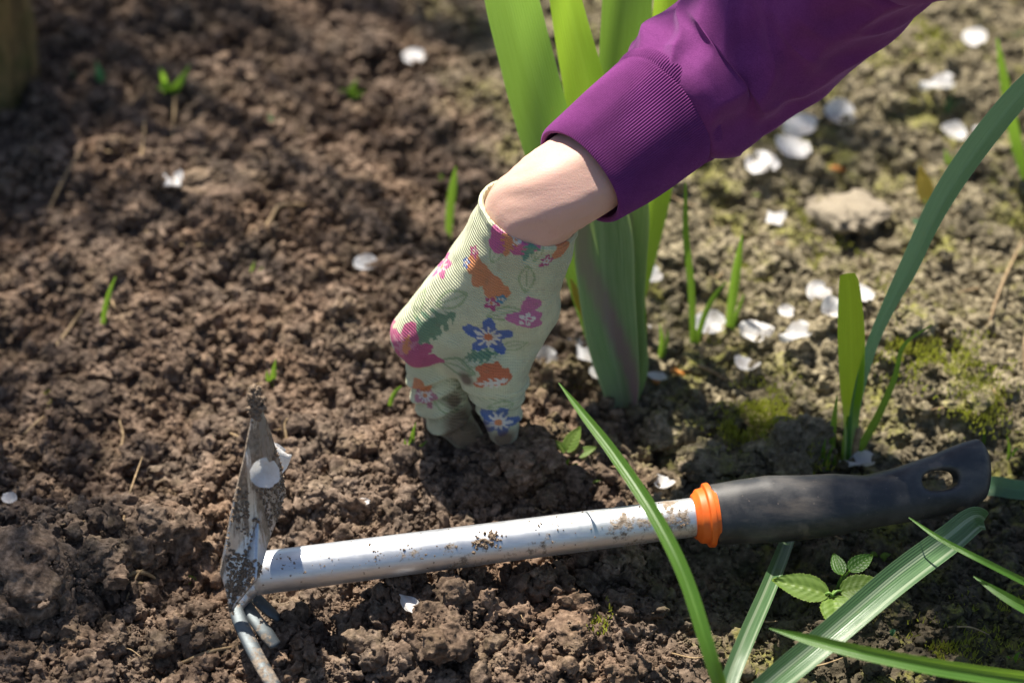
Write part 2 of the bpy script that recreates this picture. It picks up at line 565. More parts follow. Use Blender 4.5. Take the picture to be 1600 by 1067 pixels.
clod(115, 655, 100, 'rounded brown clod with a yellowish mossy left face beside the shaded bed edge', 0)
clod(185, 612, 46, 'small smooth dark clod just above right of the mossy round clod', 1)
clod(335, 292, 105, 'wide flat reddish clod just right of the white egg shaped petal', 2, flat=0.45, stretch=1.4, rz=0.1)
clod(330, 165, 60, 'dark blurred clod near the small weed at the top', 3)
clod(252, 838, 118, 'big crumbly red brown clod standing over the dark hollow left of the hoe blade', 4, flat=0.85)
clod(45, 920, 190, 'largest smooth dark clod in the lower left corner', 5, flat=0.7)
clod(160, 885, 95, 'crumbly clod with fine roots between the large dark clod and the hollow', 1)
clod(690, 1000, 120, 'tall crumbly clod below the white sliver petal under the hoe shaft', 3, flat=0.9)
clod(620, 905, 60, 'small brown clod against the lower side of the shaft', 2)
clod(680, 905, 62, 'pinkish brown clod just right of the sliver petal', 0)
clod(830, 735, 110, 'dark damp clod at the tip of the gloved thumb', 2, flat=0.7)
clod(745, 770, 70, 'brown clod between the glove and the shaft', 4)
clod(1232, 712, 120, 'pale grey brown clod with a lit top behind the black handle', 4, flat=0.8)
clod(1175, 738, 55, 'round shaded clod tucked left of the pale clod behind the handle', 1)
clod(1110, 735, 110, 'dark lumpy clod behind the orange collar', 5, flat=0.55)
clod(1582, 622, 56, 'round dark clod at the right edge of the picture', 0)
clod(890, 1000, 100, 'pale rough clod at the bottom near the shaded mossy ground', 5, flat=0.6)
clod(1420, 520, 80, 'olive brown clod right of the tall grey green leaf', 2)
clod(1150, 660, 60, 'light brown clod between the iris base and the moss patch', 4)
clod(1020, 690, 70, 'shaded clod right below the iris base', 0)
clod(510, 930, 70, 'brown clod under the left part of the shaft', 5)
clod(1500, 620, 90, 'mossy low clod above the end of the black handle', 3, flat=0.5)
LM = [((55, 110), 'the old post'), ((270, 283), 'the egg shaped petal'), ((400, 620), 'the hoe blade tip'), ((360, 950), 'the hoe tines'), ((642, 944), 'the sliver petal'),
      ((570, 414), 'the dull lone petal'), ((646, 88), 'the small top petal'), ((700, 320), 'the blade left of the wrist'), ((800, 720), 'the glove fingertips'), ((965, 620), 'the iris foot'),
      ((1240, 220), 'the shaded petal group'), ((1465, 132), 'the oval sunlit petal'), ((1243, 521), 'the row of three petals'), ((1325, 620), 'the stub leaf'), ((1095, 830), 'the orange collar'),
      ((1540, 720), 'the grip end'), ((1300, 930), 'the toothed seedling'), ((160, 500), 'the blade in the left soil'), ((115, 655), 'the mossy round clod'), ((45, 920), 'the largest dark clod'),
      ((322, 422), 'the orange chip in the left soil'), ((1580, 620), 'the dark round clod at the edge'), ((1110, 1040), 'the foot of the long blade'), ((1560, 1000), 'the bottom right blades')]
ORD = ['nearest', 'second nearest', 'third nearest', 'fourth nearest', 'fifth nearest', 'sixth nearest', 'seventh nearest', 'eighth nearest', 'ninth nearest', 'tenth nearest', 'eleventh nearest', 'twelfth nearest']
taken = []
tries = 0
while len(taken) < 120 and tries < 5000:
    tries += 1
    px, py = rng.uniform(10, 1590), rng.uniform(10, 1055)
    if any((px - a) ** 2 + (py - b) ** 2 < 55 ** 2 for a, b in taken): continue
    if abs(py - (893 - 0.127 * (px - 400))) < 52 and px > 330: continue
    if 580 < px < 880 and 300 < py < 720: continue
    if py < 330 - 0.75 * (px - 880) and px > 860: continue
    taken.append((px, py))
near_lm = {}
for t in taken:
    k = min(range(len(LM)), key=lambda i_: (LM[i_][0][0] - t[0]) ** 2 + (LM[i_][0][1] - t[1]) ** 2)
    near_lm.setdefault(k, []).append(t)
n_r = 0
for k, ts in near_lm.items():
    ts.sort(key=lambda t: (LM[k][0][0] - t[0]) ** 2 + (LM[k][0][1] - t[1]) ** 2)
    for o_, (px, py) in enumerate(ts):
        n_r += 1
        w = P(px, py)
        rm_ = float(right_mask(w[0], w[1]))
        s_ = rng.uniform(28, 64) * (0.8 if rng.uniform() < 0.6 else 1.1)
        if rm_ < 0.5:
            clod(px, py, s_, 'reddish crumbly clod, %s one to %s' % (ORD[min(o_, 11)], LM[k][1]), n_r, flat=rng.uniform(0.6, 0.95), group='clods in the loose dug soil')
        else:
            clod(px, py, s_, 'olive brown clod, %s one to %s' % (ORD[min(o_, 11)], LM[k][1]), n_r, flat=rng.uniform(0.4, 0.7), sink=0.4, group='clods on the compact mossy ground')

build_crumbs(150000, 90000)
# ------------------------------------------------------------------ materials of things
def leaf_mat(name, c1, c2, trans, rough=0.42, stripes=0.0, stripe_col=(0.6, 0.68, 0.5), veins=26, tint_col=None, spec=0.5, tw=0.45):
    a = N(name)
    uv = a.n('TexCoord').outputs['UV']
    sp = a.n('SeparateXYZ', Vector=uv)
    st = a.n('CombineXYZ', X=a.math('MULTIPLY', sp.outputs[0], 10), Y=a.math('MULTIPLY', sp.outputs[1], 14))
    nz = a.noise(st, 2.2, 3, 0.6)
    c = a.mix(a.rng(nz, 0.35, 0.65), c1, c2)
    vein = a.math('SINE', a.math('MULTIPLY', sp.outputs[0], veins * 6.283))
    mid = a.rng(a.math('ABSOLUTE', a.math('SUBTRACT', sp.outputs[0], 0.5)), 0.0, 0.06, 1.0, 0.0)
    c = a.mix(a.math('MULTIPLY', mid, 0.35), c, (c2[0] * 1.7, c2[1] * 1.5, c2[2] * 1.6))
    if stripes > 0:
        st2 = a.n('CombineXYZ', X=a.math('MULTIPLY', sp.outputs[0], 4.2), Y=a.math('MULTIPLY', sp.outputs[1], 1.6))
        sn = a.noise(st2, 1.0, 1, 0.4)
        c = a.mix(a.math('MULTIPLY', a.rng(sn, 0.50, 0.56), stripes), c, stripe_col)
    if tint_col is not None:
        at = a.n('Attribute', {'attribute_name': 'tint'})
        c = a.mix(at.outputs['Fac'], c, tint_col)
    rim = a.rng(a.math('ABSOLUTE', a.math('SUBTRACT', sp.outputs[0], 0.5)), 0.455, 0.49)
    c = a.mix(a.math('MULTIPLY', rim, 0.45), c, (c2[0] * 2.2, c2[1] * 1.8, c2[2] * 2.0))
    fl = a.noise(a.n('TexCoord').outputs['Object'], 90, 5, 0.75)
    c = a.mix(a.math('MULTIPLY', a.rng(fl, 0.63, 0.72), 0.35), c, (0.20, 0.16, 0.07))
    oi = a.n('ObjectInfo').outputs['Random']
    c = a.mix(1.0, c, a.ramp(oi, [(0, 0.85), (1, 1.12)]), 'MULTIPLY')
    b = a.bump(vein, 0.25, 0.0003)
    b = a.bump(nz, 0.15, 0.001, b)
    p = a.bsdf(c, rough, b, Specular_IOR_Level=spec)
    t = a.n('BsdfTranslucent', Color=trans, Normal=b)
    t2 = a.n('MixShader', i0=tw, i1=p, i2=t.outputs[0])
    return a.done(t2.outputs[0])

M_IRIS = leaf_mat('iris_leaf', (0.055, 0.15, 0.06), (0.095, 0.215, 0.085), (0.36, 0.62, 0.07), 0.36, veins=22, tint_col=(0.22, 0.11, 0.14), tw=0.46)
M_IRIS2 = leaf_mat('iris_young_leaf', (0.09, 0.21, 0.035), (0.14, 0.30, 0.05), (0.50, 0.78, 0.06), 0.38, veins=18, tint_col=(0.22, 0.11, 0.14), tw=0.5)
M_SHEATH = leaf_mat('iris_sheath', (0.20, 0.34, 0.13), (0.30, 0.44, 0.20), (0.40, 0.58, 0.14), 0.4, veins=18, tint_col=(0.34, 0.16, 0.22), tw=0.25)
M_BLADE = leaf_mat('grass_blade', (0.05, 0.15, 0.02), (0.10, 0.24, 0.03), (0.32, 0.55, 0.05), 0.4, veins=5)
M_LILY = leaf_mat('tall_leaf', (0.08, 0.19, 0.11), (0.13, 0.27, 0.16), (0.32, 0.58, 0.28), 0.35, veins=14, tw=0.45)
M_SEDGE = leaf_mat('striped_leaf', (0.05, 0.12, 0.045), (0.10, 0.19, 0.08), (0.22, 0.36, 0.12), 0.35, stripes=0.6, stripe_col=(0.40, 0.48, 0.32), veins=12, tw=0.3)
M_STUB = leaf_mat('stub_leaf', (0.22, 0.38, 0.02), (0.30, 0.48, 0.03), (0.70, 0.90, 0.05), 0.4, veins=12, tint_col=(0.6, 0.6, 0.42))
M_WEED = leaf_mat('weed_leaf', (0.12, 0.22, 0.03), (0.2, 0.32, 0.06), (0.42, 0.6, 0.1), 0.5, veins=3)
M_TEAL = leaf_mat('bluish_leaf', (0.03, 0.11, 0.06), (0.06, 0.17, 0.09), (0.1, 0.3, 0.12), 0.4, veins=4)
M_YELLOW = leaf_mat('yellow_leaf', (0.45, 0.35, 0.04), (0.6, 0.45, 0.1), (0.7, 0.5, 0.06), 0.5, veins=4)

def petal_mat():
    a = N('petal')
    pos = a.n('TexCoord').outputs['Object']
    n1 = a.noise(pos, 3, 4, 0.6)
    c = a.mix(a.rng(n1, 0.4, 0.75), (0.78, 0.78, 0.78), (0.66, 0.60, 0.55))
    ve = a.noise(a.n('Mapping', Vector=pos, Scale=(2, 26, 2)).outputs[0], 1.0, 3, 0.6)
    c = a.mix(a.math('MULTIPLY', a.rng(ve, 0.5, 0.7), 0.3), c, (0.58, 0.52, 0.50))
    stain = a.rng(a.noise(pos, 5.5, 4, 0.7), 0.66, 0.74)
    c = a.mix(a.math('MULTIPLY', stain, 0.35), c, (0.3, 0.18, 0.1))
    b = a.bump(a.noise(pos, 14, 3), 0.25, 0.02)
    p = a.bsdf(c, 0.55, b)
    t = a.n('BsdfTranslucent', Color=(0.8, 0.8, 0.78))
    return a.done(a.n('MixShader', i0=0.3, i1=p, i2=t.outputs[0]).outputs[0])
M_PETAL = petal_mat()

def simple(name, c, rough=0.6, bump_s=0.0, scale=200, c2=None, **k):
    a = N(name)
    pos = a.n('TexCoord').outputs['Object']
    nz = a.noise(pos, scale, 4, 0.6)
    cc = a.mix(a.rng(nz, 0.3, 0.7), c, c2 or tuple(x * 1.4 for x in c))
    b = a.bump(nz, bump_s, 0.001) if bump_s else None
    return a.done(a.bsdf(cc, rough, b, **k))
M_PALE = simple('pale_clod', (0.20, 0.165, 0.115), 0.85, 0.6, 60, (0.42, 0.36, 0.27), Specular_IOR_Level=0.2)
M_STRAW = simple('straw', (0.16, 0.10, 0.045), 0.7, 0.4, 300, (0.42, 0.30, 0.16))
M_CHIP = simple('orange_chip', (0.5, 0.16, 0.03), 0.6, 0.3, 150, (0.7, 0.32, 0.07))
M_DRY = simple('dry_soil', (0.13, 0.092, 0.062), 0.95, 0.0, 900, (0.34, 0.26, 0.19), Specular_IOR_Level=0.1)
M_STEM = simple('green_stem', (0.12, 0.22, 0.04), 0.5, 0.1, 200)

def metal_mat(name, dirt=0.35, base=(0.62, 0.64, 0.66), rough=0.36, streak=0.0):
    a = N(name)
    pos = a.n('TexCoord').outputs['Object']
    n1 = a.noise(a.n('Mapping', Vector=pos, Scale=(150, 60, 11)).outputs[0] if streak else pos, 1.0 if streak else 90, 6, 0.72)
    n2 = a.noise(pos, 420, 4, 0.6)
    big = a.noise(pos, 14, 3)
    d = a.rng(a.math('ADD', a.math('MULTIPLY', n1, 0.7), a.math('MULTIPLY', big, 0.5)), 0.78 - dirt * 0.45, 0.84 - dirt * 0.45)
    soil = a.ramp(n2, [(0.3, (0.14, 0.105, 0.075)), (0.7, (0.36, 0.29, 0.22))])
    sc_ = a.noise(a.n('Mapping', Vector=pos, Scale=(60, 900, 900)).outputs[0], 1.0, 3, 0.6)
    bc = a.mix(a.rng(sc_, 0.3, 0.7), base, tuple(x * 0.86 for x in base))
    r = a.rng(n1, 0.3, 0.7, rough, rough + 0.16)
    m = a.bsdf(bc, r, a.bump(sc_, 0.12, 0.0002), Metallic=0.92)
    s = a.bsdf(soil, 0.9, a.bump(n2, 0.9, 0.0012))
    return a.done(a.n('MixShader', i0=d, i1=m, i2=s).outputs[0])
M_SHAFT = metal_mat('brushed_aluminium', 0.24, (0.68, 0.70, 0.73), 0.40)
M_STEEL = metal_mat('soiled_steel', 0.50, (0.60, 0.62, 0.66), 0.36)
M_BSTEEL = metal_mat('soiled_blade_steel', 0.50, (0.62, 0.64, 0.68), 0.36, streak=1.0)
M_TINE = metal_mat('tine_steel', 0.42, (0.15, 0.17, 0.18), 0.55)

def grip_mat():
    a = N('black_rubber')
    pos = a.n('TexCoord').outputs['Object']
    dust = a.rng(a.noise(pos, 35, 5, 0.65), 0.42, 0.75)
    sp = a.rng(a.noise(pos, 380, 3, 0.6), 0.68, 0.74)
    lump = a.rng(a.noise(pos, 45, 3, 0.5), 0.68, 0.72)
    smear = a.rng(a.noise(a.n('Mapping', Vector=pos, Scale=(18, 90, 60)).outputs[0], 1.0, 5, 0.7), 0.5, 0.72)
    c = a.mix(a.math('MULTIPLY', dust, 0.6), (0.026, 0.027, 0.030), (0.15, 0.14, 0.13))
    c = a.mix(a.math('MULTIPLY', smear, 0.35), c, (0.22, 0.18, 0.14))
    c = a.mix(a.math('MULTIPLY', sp, 0.5), c, (0.25, 0.2, 0.16))
    c = a.mix(a.math('MULTIPLY', lump, 0.5), c, (0.18, 0.14, 0.11))
    b = a.bump(a.noise(pos, 1500, 2), 0.18, 0.0003)
    return a.done(a.bsdf(c, a.rng(dust, 0, 1, 0.42, 0.62), b, Specular_IOR_Level=0.55))
M_GRIP = grip_mat()
M_ORANGE = simple('orange_plastic', (0.72, 0.115, 0.010), 0.5, 0.1, 120, (0.84, 0.17, 0.018))

# ------------------------------------------------------------------ the hand hoe
hoe = empty('hand_hoe', P(700, 850, 0.03))
tag(hoe, 'hand hoe with silver shaft, black grip, orange collar and soil caked blade', 'garden hoe')
HO = np.array(hoe.location)
SA = P(398, 896, 0.036); SB = P(1112, 804, 0.040)
AX = norm(SB - SA)
tube('shaft', [SA, SA + (SB - SA) * 0.5, SB], [0.0113, 0.0108, 0.0104], M_SHAFT, hoe, HO, n=60, seg=48)
# grip frame
Wd = norm(CAM - SB); Wd = norm(Wd - AX * (Wd @ AX)); Vd = np.cross(Wd, AX)
if Vd[2] < 0: Vd = -Vd
s_px = mpp(SB)
us = np.array([0, 42, 94, 146, 198, 250, 304, 358, 410, 440, 466]) * s_px
top = np.array([47, 49, 50, 44, 40, 31, 37, 48, 62, 66, 62]) * s_px
bot = np.array([-48, -51, -56, -58, -57, -53, -51, -49, -44, -30, 2]) * s_px
rw = np.array([47, 47, 46, 44, 41, 38, 34, 31, 28, 25, 22]) * s_px * 0.9
GL = us[-1]
def grip_fn(p):
    d = p - SB
    u, v, w = d @ AX, d @ Vd, d @ Wd
    uc = np.clip(u, us[0], GL)
    tp, bt, r = np.interp(uc, us, top), np.interp(uc, us, bot), np.interp(uc, us, rw)
    c, ry = (tp + bt) / 2, (tp - bt) / 2
    f = (((np.abs(v - c) / ry) ** 2.2 + (np.abs(w) / r) ** 2.2) ** (1 / 2.2) - 1) * np.minimum(ry, r)
    e = np.where(u < 0, -u, np.where(u > GL - 0.004, (u - GL + 0.004), -1.0))
    rr = 0.006
    f = np.where(u > GL - 0.010, np.sqrt(np.maximum(f + rr, 0) ** 2 + np.maximum(u - GL + 0.010, 0) ** 2) - rr, np.maximum(f, -u))
    hu, hv = (u - 366 * s_px) / (30 * s_px), (v - 8 * s_px) / (16 * s_px)
    hole = ((np.abs(hu) ** 2.4 + np.abs(hv) ** 2.4) ** (1 / 2.4) - 1) * 17 * s_px
    k = 0.0035
    return -smin(-f, hole, k)
ends = np.array([SB - AX * 0.004, SB + AX * (GL + 0.008)])
v, q = sdf_mesh('grip', grip_fn, ends.min(0) - 0.032, ends.max(0) + 0.032, 0.0011)
link('grip', quads_mesh('grip', v - HO, q), M_GRIP, hoe)
# collar: three stepped rings
def ring_profile(name, prof, mat, parent):
    n = 64
    th = np.linspace(0, 2 * np.pi, n, endpoint=False)
    v = np.array([[SB + AX * a + (Vd * math.cos(t) + Wd * math.sin(t)) * r for t in th] for (a, r) in prof]).reshape(-1, 3)
    m = len(prof)
    f = [[i_ * n + j_, i_ * n + (j_ + 1) % n, ((i_ + 1) % m) * n + (j_ + 1) % n, ((i_ + 1) % m) * n + j_] for i_ in range(m) for j_ in range(n)]
    me = quads_mesh(name, v - HO, f)
    o = link(name, me, mat, parent)
    md = o.modifiers.new('bevel', 'BEVEL'); md.width = 0.0005; md.segments = 2; md.limit_method = 'ANGLE'
    md = o.modifiers.new('split', 'EDGE_SPLIT'); md.split_angle = math.radians(32)
    return o
k_ = s_px
ring_profile('collar', [(-0.0005, 46 * k_), (0.0022, 46 * k_), (0.0022, 20 * k_), (-11 * k_ - .001, 20 * k_), (-30 * k_, 29.5 * k_), (-30 * k_, 34 * k_), (-25 * k_, 38 * k_), (-22 * k_, 42.5 * k_), (-11 * k_, 44 * k_), (-10 * k_, 50 * k_), (-1 * k_, 51 * k_)], M_ORANGE, hoe)
# blade
zT, zS = 0.140, 0.045
bT = P(399, 618, zT); bL = P(345, 893, 0.054); bR = P(441, 772, 0.062); bB = P(361, 955, 0.034); bC = P(409, 800, 0.076) + np.array([-0.002, -0.004, 0]); bJ = P(400, 905, 0.053)
def patch(a, b, c, n=26):
    pts, fac = [], []
    idx = {}
    for i_ in range(n + 1):
        for j_ in range(n + 1 - i_):
            u_, v_ = i_ / n, j_ / n
            idx[i_, j_] = len(pts); pts.append(a * (1 - u_ - v_) + b * u_ + c * v_)
    for i_ in range(n):
        for j_ in range(n - i_):
            fac.append([idx[i_, j_], idx[i_ + 1, j_], idx[i_, j_ + 1]])
            if i_ + j_ < n - 1: fac.append([idx[i_ + 1, j_], idx[i_ + 1, j_ + 1], idx[i_, j_ + 1]])
    return pts, fac
V_, F_ = [], []
for tri in ((bT, bL, bC), (bL, bB, bC), (bT, bC, bR), (bC, bB, bJ), (bC, bJ, bR)):
    p_, f_ = patch(*tri); o_ = len(V_); V_ += p_; F_ += [[k + o_ for k in f] for f in f_]
import bmesh
bm = bmesh.new()
vs = [bm.verts.new(x) for x in V_]
for f in F_: bm.faces.new([vs[k] for k in f])
bmesh.ops.remove_doubles(bm, verts=bm.verts, dist=0.0002)
bmesh.ops.recalc_face_normals(bm, faces=bm.faces)
mid_ = (bT + bL + bR + bB) / 4
nb_ = norm(np.cross(bT - bB, bR - bL))
# rounded outline: bulge the long edges a little, ragged edge
for vv in bm.verts:
    p_ = np.array(vv.co)
    h_ = np.clip((p_[2] - 0.045) / (zT - 0.045), 0, 1)
    side = np.dot(p_ - bC, norm(bL - bR))
    p_ = p_ + norm(bL - bR) * side * 0.12 * math.sin(math.pi * h_) + nb_ * 0.0007 * float(vnoise(p_ * 70, 4))
    vv.co = p_ - HO
me = bpy.data.meshes.new('blade'); bm.to_mesh(me); bm.free()
me_blade = me
blade = link('blade', me, M_BSTEEL, hoe)
md = blade.modifiers.new('thick', 'SOLIDIFY'); md.thickness = 0.0018; md.offset = 0
# socket under the shaft and tines
tube('socket', [P(412, 893, 0.034), P(396, 908, 0.033), P(382, 925, 0.028), P(366, 948, 0.024)], [0.0085, 0.0078, 0.006, 0.0045], M_STEEL, hoe, HO, n=24, seg=20, aspect=0.8)
tube('tine', [P(366, 945, 0.028), P(380, 982, 0.026), P(404, 1030, 0.023), P(436, 1085, 0.018), P(452, 1120, 0.006)], [0.0036, 0.0040, 0.0040, 0.0036, 0.002], M_TINE, hoe, HO, n=30, seg=14, aspect=0.5)
tube('tine', [P(378, 935, 0.022), P(395, 962, 0.020), P(415, 988, 0.017), P(430, 1008, 0.013)], [0.0034, 0.0038, 0.0042, 0.0036], M_TINE, hoe, HO, n=24, seg=14, aspect=0.5)
tube('tine', [P(392, 925, 0.020), P(408, 942, 0.016), P(422, 955, 0.012), P(436, 966, 0.008)], [0.0034, 0.0036, 0.0036, 0.0024], M_TINE, hoe, HO, n=20, seg=14, aspect=0.5)

# soil stuck to the hoe, joined crumbs
def stuck(name, spots, parent):
    vs_, qs_, o_ = [], [], 0
    base = []
    for cm in crumb_meshes[:5]:
        vv = np.empty(len(cm.vertices) * 3, np.float32); cm.vertices.foreach_get('co', vv)
        qq = np.empty(len(cm.loops), np.int32); cm.loops.foreach_get('vertex_index', qq)
        base.append((vv.reshape(-1, 3), qq.reshape(-1, 4)))
    for (p_, s_) in spots:
        b_ = base[rng.randint(5)]
        R = np.array(Matrix.Rotation(rng.uniform(0, 6), 3, Vector(rng.normal(0, 1, 3))))
        vs_.append(b_[0] @ R * s_ + p_ - HO); qs_.append(b_[1] + o_); o_ += len(b_[0])
    me_ = quads_mesh(name, np.vstack(vs_), np.vstack(qs_))
    o = link(name, me_, M_DRY, parent); o['kind'] = 'stuff'
    return o
sp = []
bv_ = np.array([v.co for v in me_blade.vertices]) + HO
bf_ = np.array([list(p.vertices) for p in me_blade.polygons])
for _ in range(1500):
    t_ = bf_[rng.randint(len(bf_))]; w_ = rng.dirichlet((1, 1, 1)); p_ = w_ @ bv_[t_]
    n_ = norm(np.cross(bv_[t_[1]] - bv_[t_[0]], bv_[t_[2]] - bv_[t_[0]])); n_ = n_ * np.sign(n_ @ (CAM - p_))
    if vnoise((p_ - bC) * [110, 110, 26], 9) < -0.05: continue
    sp.append((p_ + n_ * 0.0012, rng.uniform(0.0003, 0.0010) * (1.3 if p_[2] > 0.08 else 1.0)))
for _ in range(150):
    p_ = bT + (bC - bT) * rng.uniform(-0.03, 0.15) + rng.normal(0, 0.0015, 3)
    sp.append((p_, rng.uniform(0.0009, 0.0026)))
for _ in range(60):
    p_ = bC + (bB - bC) * rng.uniform(0, 1) + rng.normal(0, 0.001, 3) + norm(CAM - bC) * 0.0015
    sp.append((p_, rng.uniform(0.0005, 0.0012)))
stuck('soil_crust', sp, blade)
sp = []
def on_shaft(px, off):   # off -1 (top edge in view) .. 1
    t_ = (px - 392) / 720.0
    c_ = SA + (SB - SA) * t_
    wd = norm(CAM - c_); wd = norm(wd - AX * (wd @ AX)); vd = np.cross(wd, AX); vd = vd if vd[2] > 0 else -vd
    return c_ + (vd * (-off) + wd * math.sqrt(max(0, 1 - off * off))) * 0.0108
for px, off, n_, s_, spr in ((750, -0.15, 60, 0.0013, 0.0032), (440, -0.3, 16, 0.0009, 0.003), (480, -0.2, 14, 0.0008, 0.003), (500, 0.1, 10, 0.0008, 0.003), (565, -0.5, 8, 0.001, 0.002), (585, -0.1, 6, 0.0009, 0.0015), (690, 0.15, 12, 0.0008, 0.005),
                            (630, -0.35, 5, 0.0009, 0.001), (836, -0.6, 5, 0.0009, 0.001), (860, 0.0, 6, 0.0007, 0.003), (540, 0.3, 9, 0.0006, 0.004), (415, -0.1, 24, 0.0009, 0.0045), (1060, 0.3, 6, 0.0008, 0.0015)):
    for _ in range(n_):
        p_ = on_shaft(px + rng.normal(0, spr / mpp(SA) * (1.4)), np.clip(off + rng.normal(0, spr / 0.0108), -0.97, 0.97))
        sp.append((p_, s_ * rng.uniform(0.4, 1.1)))
for _ in range(130):
    px_ = 392 + 690 * rng.uniform(0, 1) ** 1.5
    sp.append((on_shaft(px_, rng.uniform(-0.95, 0.6)), rng.uniform(0.0002, 0.0006)))
stuck('soil_specks', sp, hoe)

# ------------------------------------------------------------------ petals and chips
def petal_mesh(seed, cup=0.35, pinch=0.5, n=12, m=9, notch=0.12, curl=0.2):
    r = np.random.RandomState(seed)
    vs_ = []
    t_ = np.linspace(0, 1, n)
    for a in t_:
        w = (math.sin(math.pi * min(1, a ** 0.75 * 0.96 + 0.02)) ** 0.55) * (pinch + (1 - pinch) * a) * 0.42
        for b in np.linspace(-1, 1, m):
            x = (a - 0.5) - notch * (1 - abs(b)) * (a ** 6)
            y = b * w * (1 + 0.03 * r.normal())
            z = cup * (y * y * 2.2 + (a - 0.5) ** 2 * 0.6) + curl * 0.15 * math.sin(3 * b + 4 * a + seed) + 0.012 * r.normal()
            vs_.append((x, y, z))
    f = [[i_ * m + j_, (i_ + 1) * m + j_, (i_ + 1) * m + j_ + 1, i_ * m + j_ + 1] for i_ in range(n - 1) for j_ in range(m - 1)]
    me_ = quads_mesh('petal', vs_, f)
    me_.materials.append(M_PETAL)
    me_.polygons.foreach_set('use_smooth', [True] * len(me_.polygons))
    return me_
petals_m = [petal_mesh(k, cup=[0.3, 0.9, 0.15, 0.6, 1.3][k % 5], pinch=[0.5, 0.7, 0.35, 0.6][k % 4], curl=[0.2, 0.6, 1.0][k % 3]) for k in range(10)]
def petal(px, py, w, h, ang, label, k=0, tilt=0.25, lift=0.006, z=None, group='white petals on the soil'):
    q_ = G(px, py) if z is None else P(px, py, z)
    s = w * mpp(q_) * 1.06
    if z is None:
        a_, b_ = np.meshgrid(np.linspace(-.5, .5, 9) * s, np.linspace(-.5, .5, 9) * s)
        q_ = P(px, py, float(np.percentile(H(q_[0] + a_, q_[1] + b_), 93)) + 0.0050)
    sy = h / (w * 0.66) / 0.70
    o = link('petal', petals_m[k % 10], None, smooth=False)
    o.location = q_
    o.scale = (s, s * min(1.5, sy), s)
    o.rotation_euler = (tilt * math.cos(k * 1.7) + 0.2, tilt * math.sin(k * 2.3), -math.radians(ang))
    md = None
    return tag(o, label, 'petal', group)
PT = [
 (272, 283, 36, 32, 40, 'bright white rounded petal like an egg beside the flat reddish clod', 8),
 (570, 414, 34, 22, 10, 'dull white petal lying alone in loose soil left of the glove', 1),
 (646, 88, 34, 20, -10, 'small blurred white petal near the top, left of the iris leaves', 0),
 (1465, 132, 52, 26, 8, 'oval white petal in sun on mossy ground right of the sleeve', 2),
 (1523, 60, 36, 36, 70, 'crumpled whitish petal nearest the top right corner', 3),
 (1311, 181, 46, 34, 5, 'round shaded petal at the upper right end of the group below the sleeve', 4),
 (1250, 196, 52, 28, 10, 'pointed shaded petal second from the top of the group below the sleeve', 7),
 (1236, 234, 56, 48, 30, 'largest shaded petal in the middle of the group below the sleeve', 6),
 (1192, 256, 48, 44, 60, 'heart shaped shaded petal at the lower left of the group below the sleeve', 5),
 (1213, 343, 34, 30, 60, 'small bright petal left of the pale stone like clod', 8),
 (1488, 213, 40, 24, 20, 'torn bluish white petal beside the long grey green leaf', 9),
 (1278, 458, 42, 38, -45, 'bright petal with a pointed tip, upper left of the trio by the stub leaf', 0),
 (1299, 485, 40, 36, -30, 'bluish petal in the shade just left of the stub leaf', 4),
 (1347, 460, 36, 36, 60, 'petal half hidden right behind the stub leaf', 6),
 (1243, 522, 48, 32, -5, 'brightest broad petal, rightmost of three in a row near the thin green blades', 2),
 (1183, 517, 50, 28, 8, 'flat bluish white petal in the middle of the row of three', 5),
 (1107, 509, 46, 32, 10, 'shaded petal behind the thin green blades, leftmost of the row of three', 1),
 (1167, 576, 38, 28, -60, 'upright white petal standing on a clod right of the iris base', 9),
 (1016, 430, 36, 24, -30, 'white petal just right of the iris stalk, behind the thin blade', 3),
 (1008, 514, 20, 36, 80, 'narrow petal squeezed against the right side of the iris stalk', 7),
 (922, 556, 50, 26, 50, 'white petal wedged at the left foot of the iris', 8),
 (900, 535, 26, 14, 20, 'tiny white petal scrap above left of the iris foot', 0),
 (853, 560, 34, 24, -15, 'small pale petal in shadow right of the glove', 4),
 (935, 582, 28, 18, 40, 'small petal touching the front of the iris foot', 3),
 (1025, 590, 32, 16, 0, 'small white petal next to the orange chip right of the iris', 6),
 (1037, 760, 34, 22, -55, 'crumpled grey white petal between the long blade and the orange collar', 9),
 (1340, 722, 52, 24, 5, 'white petal partly hidden behind the black handle at the stub plant', 2),
 (642, 944, 50, 16, 50, 'white sliver petal on the soil just below the shaft', 7),
 (15, 780, 24, 14, 30, 'tiny white petal at the left edge of the picture', 1),
 (568, 783, 20, 8, 10, 'tiny petal scrap above the shaft', 0),
 (1532, 205, 22, 14, 0, 'tiny blurred petal scrap under the long leaf near the right edge', 5),
 (1228, 487, 24, 16, 5, 'tiny pinkish petal left of the trio by the stub leaf', 3),
]
for k, t in enumerate(PT):
    petal(*t[:5], t[5], t[6])
petal(411, 737, 44, 36, 80, 'white folded petal stuck on the soil caked face of the hoe blade', 9, z=0.104, group='petals stuck on the blade').rotation_euler = (0.75, -0.75, 1.0)
petal(432, 716, 54, 34, 70, 'torn white petal sticking out behind the edge of the hoe blade', 5, z=0.076, group='petals stuck on the blade').rotation_euler = (0.9, 0.35, 0.9)

